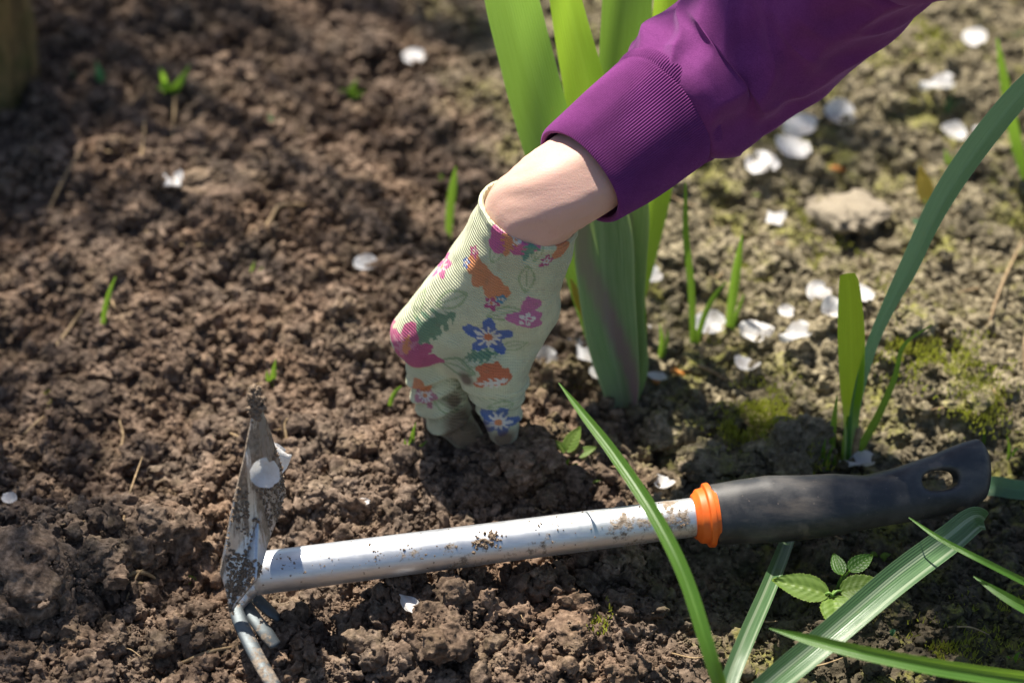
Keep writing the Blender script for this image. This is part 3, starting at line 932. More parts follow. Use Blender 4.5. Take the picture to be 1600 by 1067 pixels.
def chip(px, py, w, h, ang, label, k):
    q_ = G(px, py) + np.array([0, 0, 0.003])
    s = mpp(q_)
    o = link('wood_chip', chip_m, None, smooth=False)
    o.location = q_; o.scale = (w * s / 2, h * s / 2, h * s / 3)
    o.rotation_euler = (0.3, 0.2 * k, -math.radians(ang))
    return tag(o, label, 'wood chip', 'orange wood chips')
chip_m = clod_mesh('wood_chip', 400, lumps=3, res=0.14, rough=0.25, mat=M_CHIP)
for k, t in enumerate([(322, 422, 22, 30, 0, 'orange chip in the loose soil left of the glove'), (1308, 270, 34, 14, 5, 'orange chip on shaded mossy ground below the sleeve petals'),
                       (481, 706, 20, 10, 10, 'small orange chip right of the hoe blade tip'), (1058, 588, 44, 14, -12, 'long orange chip right of the iris base'),
                       (1024, 600, 24, 16, 20, 'orange brown chip closest to the iris base'), (145, 622, 14, 14, 0, 'tiny orange chip on the mossy round clod'),
                       (20, 10, 14, 10, 0, 'tiny orange chip near the old post')]):
    chip(*t[:5], t[5], k)

clod_meshes.append(clod_mesh('pale_clod', 431, lumps=8, res=0.06, rough=0.14, mat=M_PALE))
clod(1332, 350, 128, 'pale pinkish stone like clod lying behind the tall stub leaf', len(clod_meshes) - 1, flat=0.5, stretch=1.3, rz=-0.75, sink=0.05)
# ------------------------------------------------------------------ straw, twigs and roots
def straw(pts, r, label, mat=M_STRAW, name='straw', cat='straw', group='bits of straw and root on the soil'):
    w = [G(a, b) + np.array([0, 0, c]) for (a, b, c) in pts]
    o = tube(name, w, [r] * (len(w) - 1) + [r * 0.5], mat, None, w[0], n=16, seg=7)
    return tag(o, label, cat, group)
straw([(75, 342, .004), (105, 300, .012), (130, 262, .014)], .0009, 'thin dry stalk leaning up left of the egg shaped petal')
straw([(215, 290, .004), (226, 250, .012), (230, 215, .016)], .0008, 'thin dry stalk standing just above left of the egg shaped petal')
straw([(262, 300, .004), (272, 230, .01), (275, 160, .014)], .0008, 'long dry stalk running up to the small weed at the top')
straw([(400, 386, .005), (425, 362, .010), (440, 345, .012), (478, 332, .006)], .0014, 'pale bent twig with a green tip in the loose soil')
straw([(82, 556, .003), (112, 528, .008), (132, 508, .012)], .0012, 'short grey twig with a green end near the left edge')
straw([(190, 842, .004), (205, 805, .014), (228, 758, .022)], .0007, 'thin pale straw leaning above the dark hollow')
straw([(190, 915, .006), (225, 918, .012), (255, 926, .008)], .0013, 'pale root end lying over the dark hollow')
straw([(190, 928, .006), (212, 930, .010), (236, 931, .008)], .0013, 'short brown root just below the pale root end')
straw([(200, 948, .006), (218, 925, .012), (234, 908, .012)], .0007, 'thin root crossing the two root ends over the hollow')
straw([(283, 1048, .003), (330, 1028, .008), (388, 1019, .006)], .0011, 'curved pale straw ending against the hoe tine')
straw([(225, 365, .004), (240, 385, .006), (262, 405, .004)], .0007, 'tiny straw below the egg shaped petal')
straw([(1540, 522, .004), (1562, 470, .014), (1592, 410, .018)], .0011, 'dry stalk near the right edge above the dark round clod')
straw([(1085, 578, .004), (1108, 592, .007), (1135, 602, .004)], .0010, 'grey straw right of the long orange chip')
straw([(1092, 575, .004), (1100, 550, .010), (1106, 535, .012)], .0008, 'short stalk under the row of three petals')
straw([(1600, 590, .004), (1596, 560, .014), (1608, 530, .018)], .0008, 'dry stalk at the right edge beside the dark round clod')
straw([(1545, 610, .004), (1560, 635, .006), (1580, 660, .004)], .0008, 'dry straw left of the dark round clod')
straw([(860, 800, .004), (850, 812, .006), (836, 805, .006)], .0006, 'tiny root above the shaft')
straw([(40, 690, .006), (70, 668, .008), (105, 650, .008)], .0007, 'fine root running to the mossy round clod')
straw([(180, 735, .004), (195, 705, .010), (190, 680, .012)], .0007, 'fine root standing below the mossy round clod')
straw([(800, 1040, .004), (815, 1030, .008), (835, 1012, .008)], .0006, 'fine root near the bottom beside the pale rough clod')
straw([(455, 735, .004), (448, 700, .016), (452, 690, .018)], .0009, 'dry stem standing behind the petals on the hoe blade')


# ------------------------------------------------------------------ leaves, blades and stems
def up_pts(base, pts, lean=1.0):
    """base pixel on the soil; further points rise with their height in the picture"""
    b = G(*base); out = [b - np.array([0, 0, 0.004])]
    for (px, py) in pts:
        out.append(P(px, py, b[2] + max(0.0, (base[1] - py)) * mpp(b) / math.cos(PITCH) * 0.85 * lean))
    return out

def blade(label, cat, base, pts, wpx, mat=None, lean=1.0, name='grass_shoot', group=None, fold=0.3, **k):
    mat = mat or M_BLADE
    w = up_pts(base, pts, lean)
    wm = [x * mpp(w[min(i_, len(w) - 1)]) for i_, x in enumerate(wpx)]
    o = ribbon(name, w, wm, mat, None, w[0], n=10 + 6 * len(w), m=7, fold=fold, **k)
    return tag(o, label, cat, group)

def sprout(label, blades, cat='sprout', name='grass_sprout', mat=None, group='small green sprouts in the bed'):
    b0 = G(*blades[0][0])
    e = empty(name, b0)
    tag(e, label, cat, group)
    for (base, pts, wpx) in blades:
        w = up_pts(base, pts)
        ribbon('blade', w, [wpx * mpp(b0) * 0.8] + [wpx * mpp(b0)] * (len(w) - 2) + [0.0002], mat or M_BLADE, e, b0, n=14, m=5, fold=0.3)
    return e

# --- iris
IB = (966, 612)
ib = G(*IB)
iris = tag(empty('iris_plant', ib), 'tall iris plant with broad upright green leaves and purple tinted base behind the sleeve', 'iris')
def iz(py): return ib[2] + (612 - py) * 0.000385
def iris_leaf(pts, wpx, back=0.0, fold=0.35, tint=None, roll=0.0, mat=None, n=60):
    w = np.array([P(a, b, iz(b)) for a, b in pts]) + np.array([0, back, 0])
    wm = [x * mpp(p_) for x, p_ in zip(wpx, w)]
    return ribbon('leaf', w, wm, mat or M_IRIS, iris, ib, n=n, m=11, fold=fold, roll=roll, tint=tint)
t_base = lambda a, b: (lambda uv: np.clip((b - uv[:, 1]) / (b - a), 0, 1) * 0.55)
iris_leaf([(960, 608), (935, 500), (895, 350), (850, 210), (818, 90), (793, -10), (778, -80), (768, -130)], [40, 66, 84, 88, 88, 84, 56, 8], 0.006, 0.3, roll=-0.25)
iris_leaf([(968, 608), (962, 480), (945, 330), (922, 190), (897, 80), (876, -20), (868, -70), (862, -110)], [40, 72, 84, 74, 60, 44, 26, 6], 0.022, 0.45, roll=0.35, mat=M_IRIS2)
iris_leaf([(975, 608), (975, 480), (972, 330), (975, 180), (982, 60), (986, -30), (990, -90), (996, -140)], [36, 56, 72, 78, 80, 76, 54, 8], 0.034, 0.35, roll=-0.2)
iris_leaf([(985, 606), (1012, 470), (1034, 340), (1044, 190), (1048, 60), (1046, 0), (1050, -40)], [24, 44, 56, 52, 36, 24, 5], 0.05, 0.35, mat=M_IRIS2)
iris_leaf([(984, 604), (1003, 540), (1003, 470), (1001, 395)], [10, 12, 11, 2], -0.004, 0.3, mat=M_BLADE, n=20)
# overlapping sheaths at the foot
pt = lambda uv: np.clip(1.6 * np.exp(-((uv[:, 0] - 0.15 - uv[:, 1] * 0.0 - np.clip(0.10 - uv[:, 1], 0, 1) * 9) / 0.14) ** 2) * np.clip((0.17 - uv[:, 1]) / 0.05, 0, 1), 0, 0.8) + 0.35 * np.clip((0.03 - uv[:, 1]) / 0.03, 0, 1)
pt2 = lambda uv: np.clip(1.2 * np.exp(-((uv[:, 0] - 0.30) / 0.20) ** 2), 0, 0.55) * np.clip(uv[:, 1] / 0.05, 0, 1)
iris_leaf([(986, 612), (992, 560), (984, 480), (984, 400), (984, 320), (980, 230)], [26, 44, 48, 56, 64, 50], -0.006, 0.4, tint=pt2, roll=0.25, mat=M_SHEATH)
iris_leaf([(972, 622), (968, 580), (956, 515), (946, 430), (940, 340), (934, 240)], [40, 58, 78, 88, 92, 60], -0.014, 0.5, tint=pt, roll=-0.1, mat=M_SHEATH)
core = [P(968, 622, ib[2] - 0.006), P(970, 560, iz(560)), P(964, 470, iz(470)), P(955, 360, iz(360)), P(955, 280, iz(280))]
tube('stalk', core, [0.0095, 0.0100, 0.0105, 0.011, 0.006], M_IRIS, iris, ib, n=30, seg=24, aspect=0.6)
ribbon('withered_leaf', np.array([P(948, 600, iz(600)), P(916, 480, iz(480)), P(904, 448, iz(450)), P(891, 416, iz(430))]) + np.array([0, -0.012, 0.0]), [0.002, 0.005, 0.006, 0.001], M_YELLOW, iris, ib, n=20, m=5, fold=0.4)

# --- the leaf plant right of centre: cut stub, long folded leaf, thin blades
sb = G(1328, 735)
lily = tag(empty('young_lily', sb), 'young plant with yellow green stub leaf and long grey green leaf behind the grip', 'plant')
def zz(b, base, f=0.00040): return b[2] + (base - 0 * 1) * 0
def rise(px, py, base=735, f=0.000385, b=None): return P(px, py, (b if b is not None else sb[2]) + (base - py) * f)
lw = lambda pts, w: [x * mpp(p_) for x, p_ in zip(w, pts)]
p_ = np.array([rise(1326, 740), rise(1330, 690), rise(1330, 640), rise(1331, 600), rise(1330, 520), rise(1327, 450), rise(1324, 428)])
ribbon('stub_leaf', p_, lw(p_, [16, 20, 26, 37, 42, 33, 24]), M_STUB, lily, sb, n=44, m=9, fold=0.35, tint=lambda uv: np.clip((0.045 - uv[:, 1]) / 0.03, 0, 1) * 0.9)
p_ = np.array([rise(1328, 738), rise(1336, 640), rise(1360, 545), rise(1390, 476), rise(1424, 412), rise(1466, 325), rise(1522, 238), rise(1600, 142), rise(1700, 50), rise(1760, 0)])
ribbon('long_leaf', p_, lw(p_, [10, 16, 18, 22, 32, 38, 40, 38, 26, 4]), M_LILY, lily, sb, n=90, m=9, fold=0.55, roll=[0.0, -0.2, 0.5, 0.2, 0.0])
p_ = np.array([rise(1306, 742), rise(1300, 700), rise(1303, 660), rise(1308, 618)])
ribbon('thin_blade', p_, lw(p_, [7, 9, 9, 2]), M_BLADE, lily, sb, n=20, m=5)
p_ = np.array([rise(1332, 745), rise(1345, 700), rise(1372, 650), rise(1398, 590), rise(1412, 540), rise(1455, 508)])
ribbon('thin_blade', p_, lw(p_, [8, 12, 12, 9, 6, 2]), M_BLADE, lily, sb, n=30, m=5)
p_ = np.array([rise(1318, 742), rise(1322, 690), rise(1326, 650)])
ribbon('thin_blade', p_, lw(p_, [9, 12, 5]), M_BLADE, lily, sb, n=14, m=5)
p_ = np.array([rise(1335, 720), rise(1338, 690), rise(1342, 668)])
tube('dry_stalk', p_, [0.0018, 0.0020, 0.0016], M_STRAW, lily, sb, n=10, seg=8)

# --- blades in front, rooted below the frame
def front(label, pts, wpx, mat, name='grass_shoot', cat='grass blade', fold=0.35, **k):
    w = pix(pts)
    o = ribbon(name, w, lw(w, wpx), mat, None, w[0], n=70, m=9, fold=fold, **k)
    return tag(o, label, cat)
front('long bright green blade crossing in front of the silver shaft', [(1190, 1260, -0.002), (1150, 1150, 0.040), (1112, 1030, 0.078), (1070, 900, 0.098), (1020, 800, 0.108), (960, 710, 0.112), (912, 648, 0.112), (873, 598, 0.110)], [12, 20, 23, 23, 22, 19, 13, 2], M_BLADE, fold=0.6)
front('dark green blade with white lower half running down from under the black grip', [(1110, 1180, 0.010), (1140, 1065, 0.022), (1165, 1000, 0.026), (1200, 920, 0.022), (1228, 850, 0.012), (1250, 790, 0.004)], [26, 28, 28, 26, 22, 12], M_SEDGE, 'sedge_shoot', 'sedge leaf', 0.4)
front('broad white striped grey green leaf bent over at its top under the grip end', [(1130, 1130, 0.012), (1215, 1060, 0.030), (1300, 990, 0.042), (1400, 905, 0.050), (1480, 845, 0.050), (1522, 812, 0.046), (1540, 815, 0.036)], [30, 44, 46, 48, 46, 40, 24], M_SEDGE, 'sedge_shoot', 'sedge leaf', 0.45, roll=0.1)
front('bright green blade pointing left across the bottom right corner', [(1800, 1085, 0.030), (1600, 1062, 0.060), (1480, 1045, 0.068), (1360, 1022, 0.070), (1270, 1000, 0.068), (1202, 981, 0.064)], [26, 26, 26, 22, 17, 2], M_BLADE, fold=0.45)
front('thin yellow green blade pointing at the grip end from the right edge', [(1760, 985, 0.030), (1640, 928, 0.055), (1540, 878, 0.066), (1470, 842, 0.066), (1420, 808, 0.064)], [12, 11, 10, 8, 2], M_BLADE, fold=0.3)
front('short pointed blade at the right edge above the bottom right blade', [(1760, 1010, 0.030), (1660, 975, 0.05), (1600, 948, 0.055), (1560, 925, 0.056), (1521, 900, 0.055)], [20, 20, 18, 13, 2], M_BLADE, fold=0.5)
q_ = G(1545, 790)
w_ = np.array([G(1500, 775) + [0, 0, 0.004], G(1545, 775) + [0, 0, 0.008], G(1580, 784) + [0, 0, 0.010], G(1640, 792) + [0, 0, 0.010], G(1700, 800) + [0, 0, 0.004]])
tag(ribbon('flattened_shoot', w_, lw(w_, [20, 30, 30, 26, 6]), M_LILY, None, w_[0], n=30, m=7, fold=0.2), 'flat bluish green leaf lying on the ground beyond the grip end', 'leaf')

# --- thin green blades standing about
blade('tall thin blade leaning left beside the row of petals, right of the iris', 'grass blade', (1084, 540), [(1080, 450), (1072, 370), (1071, 286)], [9, 11, 10, 3])
blade('thin blade bent towards the row of petals, next to the tall thin blade', 'grass blade', (1084, 545), [(1100, 495), (1118, 460), (1136, 440)], [8, 9, 7, 2])
blade('upright yellow green blade behind the row of petals', 'grass blade', (1138, 515), [(1144, 470), (1152, 415), (1160, 366)], [9, 14, 13, 2])
blade('short green blade at the foot of the upright yellow green one', 'grass blade', (1140, 520), [(1152, 490), (1163, 460)], [7, 7, 2])
blade('pale blade arching right over the middle petal of the row', 'grass blade', (1118, 535), [(1150, 512), (1185, 492), (1212, 484)], [8, 10, 8, 2], lean=0.4)
blade('bright green blade standing left of the bare wrist', 'grass blade', (700, 375), [(703, 330), (708, 290), (712, 260)], [8, 13, 12, 2])
blade('thin green blade with a bluish foot, tallest in the loose soil at the left', 'grass blade', (160, 525), [(162, 495), (170, 460), (181, 432)], [5, 8, 8, 2])
blade('curved green blade just left of the lower knuckle of the glove', 'grass blade', (610, 655), [(609, 635), (616, 615), (627, 603)], [6, 7, 7, 3])
blade('short curved blade in the soil midway between the left edge blades and the glove', 'grass blade', (358, 528), [(350, 518), (342, 508), (338, 500)], [7, 9, 7, 3])
blade('tall green blade rising at the upper right edge beside the long leaf', 'grass blade', (1608, 285), [(1585, 210), (1570, 130), (1558, 60)], [14, 18, 15, 3])
blade('green blade leaning right at the right edge below the long leaf', 'grass blade', (1530, 190), [(1560, 225), (1590, 255), (1625, 285)], [8, 14, 14, 4], lean=0.2)
blade('bluish blade lying at the top right corner above the crumpled petal', 'grass blade', (1548, 78), [(1580, 62), (1610, 48)], [10, 12, 4], mat=M_TEAL, lean=0.2)
blade('short blade at the right edge above the dark round clod', 'grass blade', (1530, 580), [(1565, 578), (1600, 585)], [7, 8, 3], lean=0.3)
sprout('pair of short blades above the tip of the hoe blade', [((425, 606), [(427, 585), (431, 560)], 9), ((423, 604), [(418, 590), (417, 578)], 6)])
sprout('tuft of short blades just left of the glove fingertips', [((642, 712), [(643, 690), (650, 658)], 9), ((645, 712), [(655, 700), (668, 688)], 6), ((640, 710), [(634, 697), (632, 685)], 5), ((643, 714), [(650, 705), (658, 702)], 6)])
sprout('small bluish blade and bud between the old post and the top weed', [((162, 138), [(156, 118), (150, 95)], 14), ((118, 130), [(113, 118), (116, 108)], 9)], mat=M_TEAL)
sprout('single bluish blade lying near the top edge', [((424, 52), [(442, 44), (462, 34)], 12)], mat=M_TEAL)
sprout('weed with pale bud and spreading leaves near the top left', [((262, 155), [(258, 135), (246, 140)], 12), ((266, 155), [(280, 130), (298, 100)], 12), ((264, 155), [(255, 120), (250, 105)], 9), ((266, 150), [(275, 140), (282, 136)], 12)])
sprout('blurred yellow green weed below the small top petal', [((548, 172), [(545, 150), (530, 140)], 12), ((548, 170), [(550, 145), (558, 122)], 14), ((548, 172), [(540, 160), (528, 150)], 10), ((550, 170), [(560, 150), (572, 140)], 8)])
sprout('tiny bright green seedling above the mossy round clod', [((120, 598), [(116, 592), (112, 586)], 12), ((124, 598), [(130, 594), (134, 592)], 10)], mat=M_WEED)
sprout('tiny seedling right of the small smooth clod', [((230, 604), [(226, 600), (222, 596)], 8), ((232, 604), [(236, 600), (238, 598)], 6)], mat=M_TEAL)
sprout('tiny green leaf in the hollow left of the hoe blade', [((300, 912), [(297, 905), (294, 898)], 18)], mat=M_WEED)
sprout('tiny pale seedling on the soil under the gloved thumb', [((728, 706), [(727, 702), (725, 697)], 11)], mat=M_WEED)
sprout('short yellow blade above the bright blade left of the wrist', [((692, 290), [(690, 280), (688, 270)], 8)])
sprout('little green leaf on soil right of the orange chips below the sleeve', [((1190, 312), [(1182, 308), (1175, 304)], 12)], mat=M_WEED)
sprout('small green sprout beneath the black grip, right of the seedling', [((1375, 872), [(1382, 868), (1392, 866)], 10), ((1372, 872), [(1366, 866), (1360, 862)], 8)], mat=M_WEED)
sprout('tiny twin leaved seedling below the striped leaf', [((1388, 990), [(1380, 984), (1373, 982)], 9), ((1388, 990), [(1395, 986), (1400, 984)], 8)], mat=M_TEAL)
sprout('tiny green sprout in dark soil left of the white green leaf', [((1046, 945), [(1044, 935), (1042, 928)], 10)], mat=M_WEED)
sprout('fine grass sprout on the mossy ground right of the grip end', [((1575, 720), [(1577, 700), (1573, 680)], 5), ((1578, 722), [(1585, 705), (1592, 700)], 4), ((1536, 700), [(1538, 680), (1537, 662)], 5)])
sprout('small green blades in the bottom right soil above the corner blade', [((1582, 1040), [(1588, 1025), (1594, 1018)], 6), ((1580, 1040), [(1578, 1030), (1572, 1024)], 5)])
sprout('little yellow green weed left of the pale clod in upper left soil', [((100, 430), [(98, 425), (95, 420)], 9)], mat=M_WEED)
sprout('small weed at the right of the glove wrist among yellow leaf', [((905, 395), [(912, 385), (918, 380)], 7)], mat=M_WEED)

for lab_, b_, t_, m_ in (
    ('thin shoot standing at the right foot of the iris', (1030, 560), [(1034, 530), (1030, 505)], M_BLADE),
    ('two leaved pale shoot just below the oval sunlit petal', (1478, 176), [(1482, 160), (1490, 148)], M_TEAL),
    ('yellow green shoot near the top edge right of the sleeve', (1362, 36), [(1366, 20), (1368, 4)], M_STUB),
    ('thin shoot at the left foot of the stub plant', (1292, 742), [(1286, 712), (1290, 684)], M_BLADE),
    ('short shoot in front of the dark clod at the thumb', (880, 740), [(884, 726), (890, 716)], M_BLADE),
    ('short pale shoot below the twin leaved weed', (915, 762), [(918, 750), (924, 742)], M_WEED),
    ('fine shoot above the orange chip in the left soil', (400, 440), [(394, 425), (398, 408)], M_WEED),
    ('fine shoot between the upper left weeds', (420, 205), [(424, 190), (420, 176)], M_TEAL),
    ('fine shoot under the long leaf beside the torn petal', (1478, 268), [(1480, 248), (1476, 232)], M_BLADE)):
    sprout(lab_, [(b_, t_, 7), ((b_[0] + 4, b_[1]), [(t_[0][0] + 8, t_[0][1] + 4), (t_[1][0] + 14, t_[1][1] + 8)], 5)], mat=m_)

# --- broad toothed leaves
def toothed_leaf(name, a, b, wpx, mat, parent, origin, teeth=9, droop=0.15, tooth=0.10):
    a = np.asarray(a); b = np.asarray(b); L_ = np.linalg.norm(b - a); w = wpx * mpp(a)
    t = (b - a) / L_; vw = norm(norm(CAM - a) + np.array([0, 0.2, 0.9])); s = norm(np.cross(t, vw)); n_ = np.cross(s, t)
    n, m = 48, 13
    vs_ = []; uvs = []
    for i_ in range(n):
        f = i_ / (n - 1)
        half = w / 2 * (math.sin(math.pi * f ** 0.72) ** 0.75) * (1 - 0.15 * f)
        saw = (f * teeth * 2) % 1.0
        for u in np.linspace(-1, 1, m):
            au = abs(u)
            hw = half * (1 - tooth * (1 - saw) * (1 if au > 0.9 else 0))
            vein = 0.02 * w * math.cos(2 * math.pi * (f * 7 - au * 1.6)) * (1 - 0.5 * au)
            pos = a + t * (L_ * (f + 0.02 * au * math.sin(math.pi * f))) + s * u * hw + n_ * (au * w * 0.10 + vein - droop * L_ * (f - 0.4) ** 2 * 1.2)
            vs_.append(pos - origin); uvs.append(((u + 1) / 2, f * 0.05))
    i_, j_ = np.meshgrid(np.arange(n - 1), np.arange(m - 1), indexing='ij')
    q = np.stack([i_ * m + j_, i_ * m + j_ + 1, (i_ + 1) * m + j_ + 1, (i_ + 1) * m + j_], -1).reshape(-1, 4)
    me_ = quads_mesh(name, vs_, q); set_uv(me_, uvs)
    return link(name, me_, mat, parent)

eb = G(1306, 918)
elder = tag(empty('toothed_seedling', eb), 'seedling with pale green toothed leaves between the grip and the striped leaf', 'seedling')
def E(px, py, z): return P(px, py, eb[2] + (z + 0.026 if z > 0.008 else z))
toothed_leaf('leaf', E(1295, 929, .022), E(1206, 905, .026), 52, M_WEED, elder, eb)
toothed_leaf('leaf', E(1312, 924, .022), E(1386, 912, .026), 50, M_WEED, elder, eb)
toothed_leaf('leaf', E(1302, 930, .022), E(1318, 990, .020), 58, M_WEED, elder, eb, droop=0.4)
toothed_leaf('leaf', E(1316, 898, .012), E(1302, 864, .014), 26, M_BLADE, elder, eb, teeth=5)
toothed_leaf('leaf', E(1326, 892, .012), E(1364, 866, .014), 32, M_BLADE, elder, eb, teeth=5)
for a_, b_, r_ in (((1306, 925, -.002), (1300, 930, .022), .0010), ((1300, 930, .022), (1290, 928, .022), .0007), ((1300, 930, .022), (1314, 923, .022), .0007), ((1304, 926, .0), (1318, 896, .012), .0006), ((1304, 926, .0), (1328, 891, .012), .0006)):
    A_, B_ = E(*a_), E(*b_)
    tube('stem', [A_, (A_ + B_) / 2 + [0, 0, .0015], B_], [r_] * 3, M_STEM, elder, eb, n=10, seg=7)
wb = G(882, 712)
weed = tag(empty('seedling', wb), 'small bright green two leaved weed right of the gloved thumb', 'weed')
toothed_leaf('leaf', P(884, 706, wb[2] + .006), P(907, 666, wb[2] + .016), 26, M_WEED, weed, wb, tooth=0)
toothed_leaf('leaf', P(884, 706, wb[2] + .006), P(868, 688, wb[2] + .012), 14, M_WEED, weed, wb, tooth=0)
toothed_leaf('leaf', P(900, 712, wb[2] + .004), P(932, 698, wb[2] + .008), 18, M_WEED, weed, wb, tooth=0)
tb = G(1432, 440)
dry = tag(empty('dry_tipped_stem', tb), 'thin stem with a folded yellow leaf at its tip, left of the long leaf', 'stem')
def D(px, py): return P(px, py, tb[2] + (440 - py) * 0.00035)
tube('stem', [D(1425, 450), D(1430, 400), D(1440, 350), D(1446, 312)], [.0008, .0008, .0007, .0006], M_STEM, dry, tb, n=16, seg=7)
toothed_leaf('leaf', D(1450, 318), D(1437, 260), 28, M_YELLOW, dry, tb, tooth=0)
toothed_leaf('leaf', D(1441, 352), D(1424, 342), 12, M_LILY, dry, tb, tooth=0)
toothed_leaf('leaf', D(1444, 340), D(1458, 316), 12, M_BLADE, dry, tb, tooth=0)

# --- moss tufts and scattered straw
def top_z(x, y):
    z = H(x, y)
    for (c, rx, rz_) in CLODS:
        k = np.hypot(x - c[0], y - c[1]) / (rx * 0.85)
        if np.min(k) < 1: z = np.maximum(z, c[2] + rz_ * 0.62 * np.sqrt(np.clip(1 - k * k, 0, 1)) * (k < 1))
    return z
M_MOSS = leaf_mat('moss', (0.10, 0.13, 0.015), (0.20, 0.22, 0.03), (0.4, 0.45, 0.05), 0.7, veins=1)
mv, mf = [], []
for (px, py, rp_, n_) in ((1195, 668, 62, 1500), (1150, 690, 30, 400), (1290, 400, 50, 600), (1255, 350, 40, 300), (1500, 600, 70, 900), (1440, 60, 60, 600), (1350, 90, 60, 500), (1105, 560, 40, 500), (1530, 655, 60, 800), (880, 590, 30, 350),
                          (402, 425, 24, 300), (92, 640, 22, 260), (1560, 980, 60, 600), (1480, 1020, 50, 500), (1420, 590, 60, 700), (1180, 420, 40, 350), (1260, 760, 50, 300), (1400, 460, 50, 500), (1560, 330, 60, 400), (935, 990, 30, 200)):
    c_ = G(px, py); rm2 = rp_ * mpp(c_)
    xs = c_[0] + rng.normal(0, rm2 * 0.5, n_); ys = c_[1] + rng.normal(0, rm2 * 0.6, n_)
    kp = vnoise(np.stack([xs * 90, ys * 90, xs * 0], -1), 44) > -0.15
    xs, ys = xs[kp], ys[kp]; zs = top_z(xs, ys)
    for x_, y_, z_ in zip(xs, ys, zs):
        h_ = rng.uniform(0.0012, 0.0034); a_ = rng.uniform(0, 6.28); w_ = 0.00045; l_ = rng.normal(0, 0.0010, 2)
        k = len(mv); dx, dy = w_ * math.cos(a_), w_ * math.sin(a_)
        mv += [(x_ - dx, y_ - dy, z_ - .0005), (x_ + dx, y_ + dy, z_ - .0005), (x_ + l_[0] + dx * .3, y_ + l_[1] + dy * .3, z_ + h_), (x_ + l_[0] - dx * .3, y_ + l_[1] - dy * .3, z_ + h_)]
        mf.append((k, k + 1, k + 2, k + 3))
tag(link('moss', quads_mesh('moss', mv, mf), M_MOSS), 'yellow green moss in patches on the clods, mostly on the right', 'moss', kind='stuff')
n_s = 0
sl = {}
while n_s < 44:
    px, py = rng.uniform(20, 1580), rng.uniform(20, 1050)
    if abs(py - (893 - 0.127 * (px - 400))) < 60 and px > 330: continue
    if 580 < px < 1000 and py < 720: continue
    if py < 330 - 0.75 * (px - 880) and px > 860: continue
    n_s += 1
    k = min(range(len(LM)), key=lambda i_: (LM[i_][0][0] - px) ** 2 + (LM[i_][0][1] - py) ** 2)
    sl.setdefault(k, []).append((px, py))
for k, ts in sl.items():
    ts.sort(key=lambda t: (LM[k][0][0] - t[0]) ** 2 + (LM[k][0][1] - t[1]) ** 2)
    for o_, (px, py) in enumerate(ts):
        a_ = rng.uniform(0, 3.14); L_ = rng.uniform(14, 46); j_ = rng.normal(0, 5, 2)
        straw([(px - math.cos(a_) * L_, py - math.sin(a_) * L_ * .6, .003), (px + j_[0], py + j_[1], .007), (px + math.cos(a_) * L_, py + math.sin(a_) * L_ * .6, .004 + rng.uniform(0, .008))],
              rng.uniform(.0003, .0008), 'fine stray straw, %s one to %s' % (ORD[o_], LM[k][1]), group='fine stray straws on the soil')

# ------------------------------------------------------------------ old post
def post_mat():
    a = N('mossy_wood')
    pos = a.n('TexCoord').outputs['Object']
    st = a.n('Mapping', Vector=pos, Scale=(110, 110, 22)).outputs[0]
    g_ = a.noise(st, 1.0, 5, 0.65)
    c = a.ramp(g_, [(0.3, (0.10, 0.065, 0.025)), (0.7, (0.36, 0.25, 0.09))])
    mz = a.noise(pos, 30, 5, 0.7)
    hz = a.n('SeparateXYZ', Vector=pos).outputs[2]
    mo = a.math('MULTIPLY', a.rng(mz, 0.42, 0.6), a.rng(hz, 0.16, 0.02))
    c = a.mix(mo, c, (0.07, 0.09, 0.015))
    b = a.bump(g_, 1.0, 0.006); b = a.bump(a.noise(pos, 250, 4), 0.5, 0.0015, b)
    return a.done(a.bsdf(c, 0.85, b))
M_POST = post_mat()
pb = G(5, 168)
post_c = pb + np.array([-0.033, 0.03, -0.03])
def post_disp(U, T, c): return 0.004 * vnoise(np.stack([np.cos(T) * 2.2, np.sin(T) * 2.2, U * 3], -1), 3) + 0.0016 * vnoise(np.stack([np.cos(T) * 9, np.sin(T) * 9, U * 9], -1), 4)
o = tube('wooden_post', [post_c, post_c + [0, 0, .08], post_c + [0.002, 0.0, .17], post_c + [0.004, 0.0, .25]], [0.058, 0.052, 0.050, 0.049], M_POST, None, post_c, n=80, seg=64, up=(0, 1, 0), disp=post_disp)
tag(o, 'old round wooden post with green moss at its foot in the top left corner', 'post')

# ------------------------------------------------------------------ the person
def skin_mat():
    a = N('skin')
    pos = a.n('TexCoord').outputs['Object']
    c = a.mix(a.rng(a.noise(pos, 30, 3), 0.35, 0.65), (0.62, 0.40, 0.31), (0.68, 0.42, 0.34))
    c = a.mix(a.math('MULTIPLY', a.rng(a.noise(pos, 90, 3), 0.6, 0.75), 0.25), c, (0.55, 0.27, 0.22))
    c = a.mix(a.math('MULTIPLY', a.rng(a.noise(pos, 420, 2), 0.66, 0.74), 0.25), c, (0.45, 0.22, 0.15))
    b = a.bump(a.noise(pos, 1100, 3, 0.7), 0.35, 0.0005); b = a.bump(a.noise(a.n('Mapping', Vector=pos, Rotation=(0, 0.5, 0.7), Scale=(60, 420, 420)).outputs[0], 1.0, 3), 0.25, 0.0006, b)
    return a.done(a.bsdf(c, 0.55, b, Specular_IOR_Level=0.3, Subsurface_Weight=0.25, Subsurface_Radius=(1.0, 0.4, 0.2), Subsurface_Scale=0.006))
M_SKIN = skin_mat()
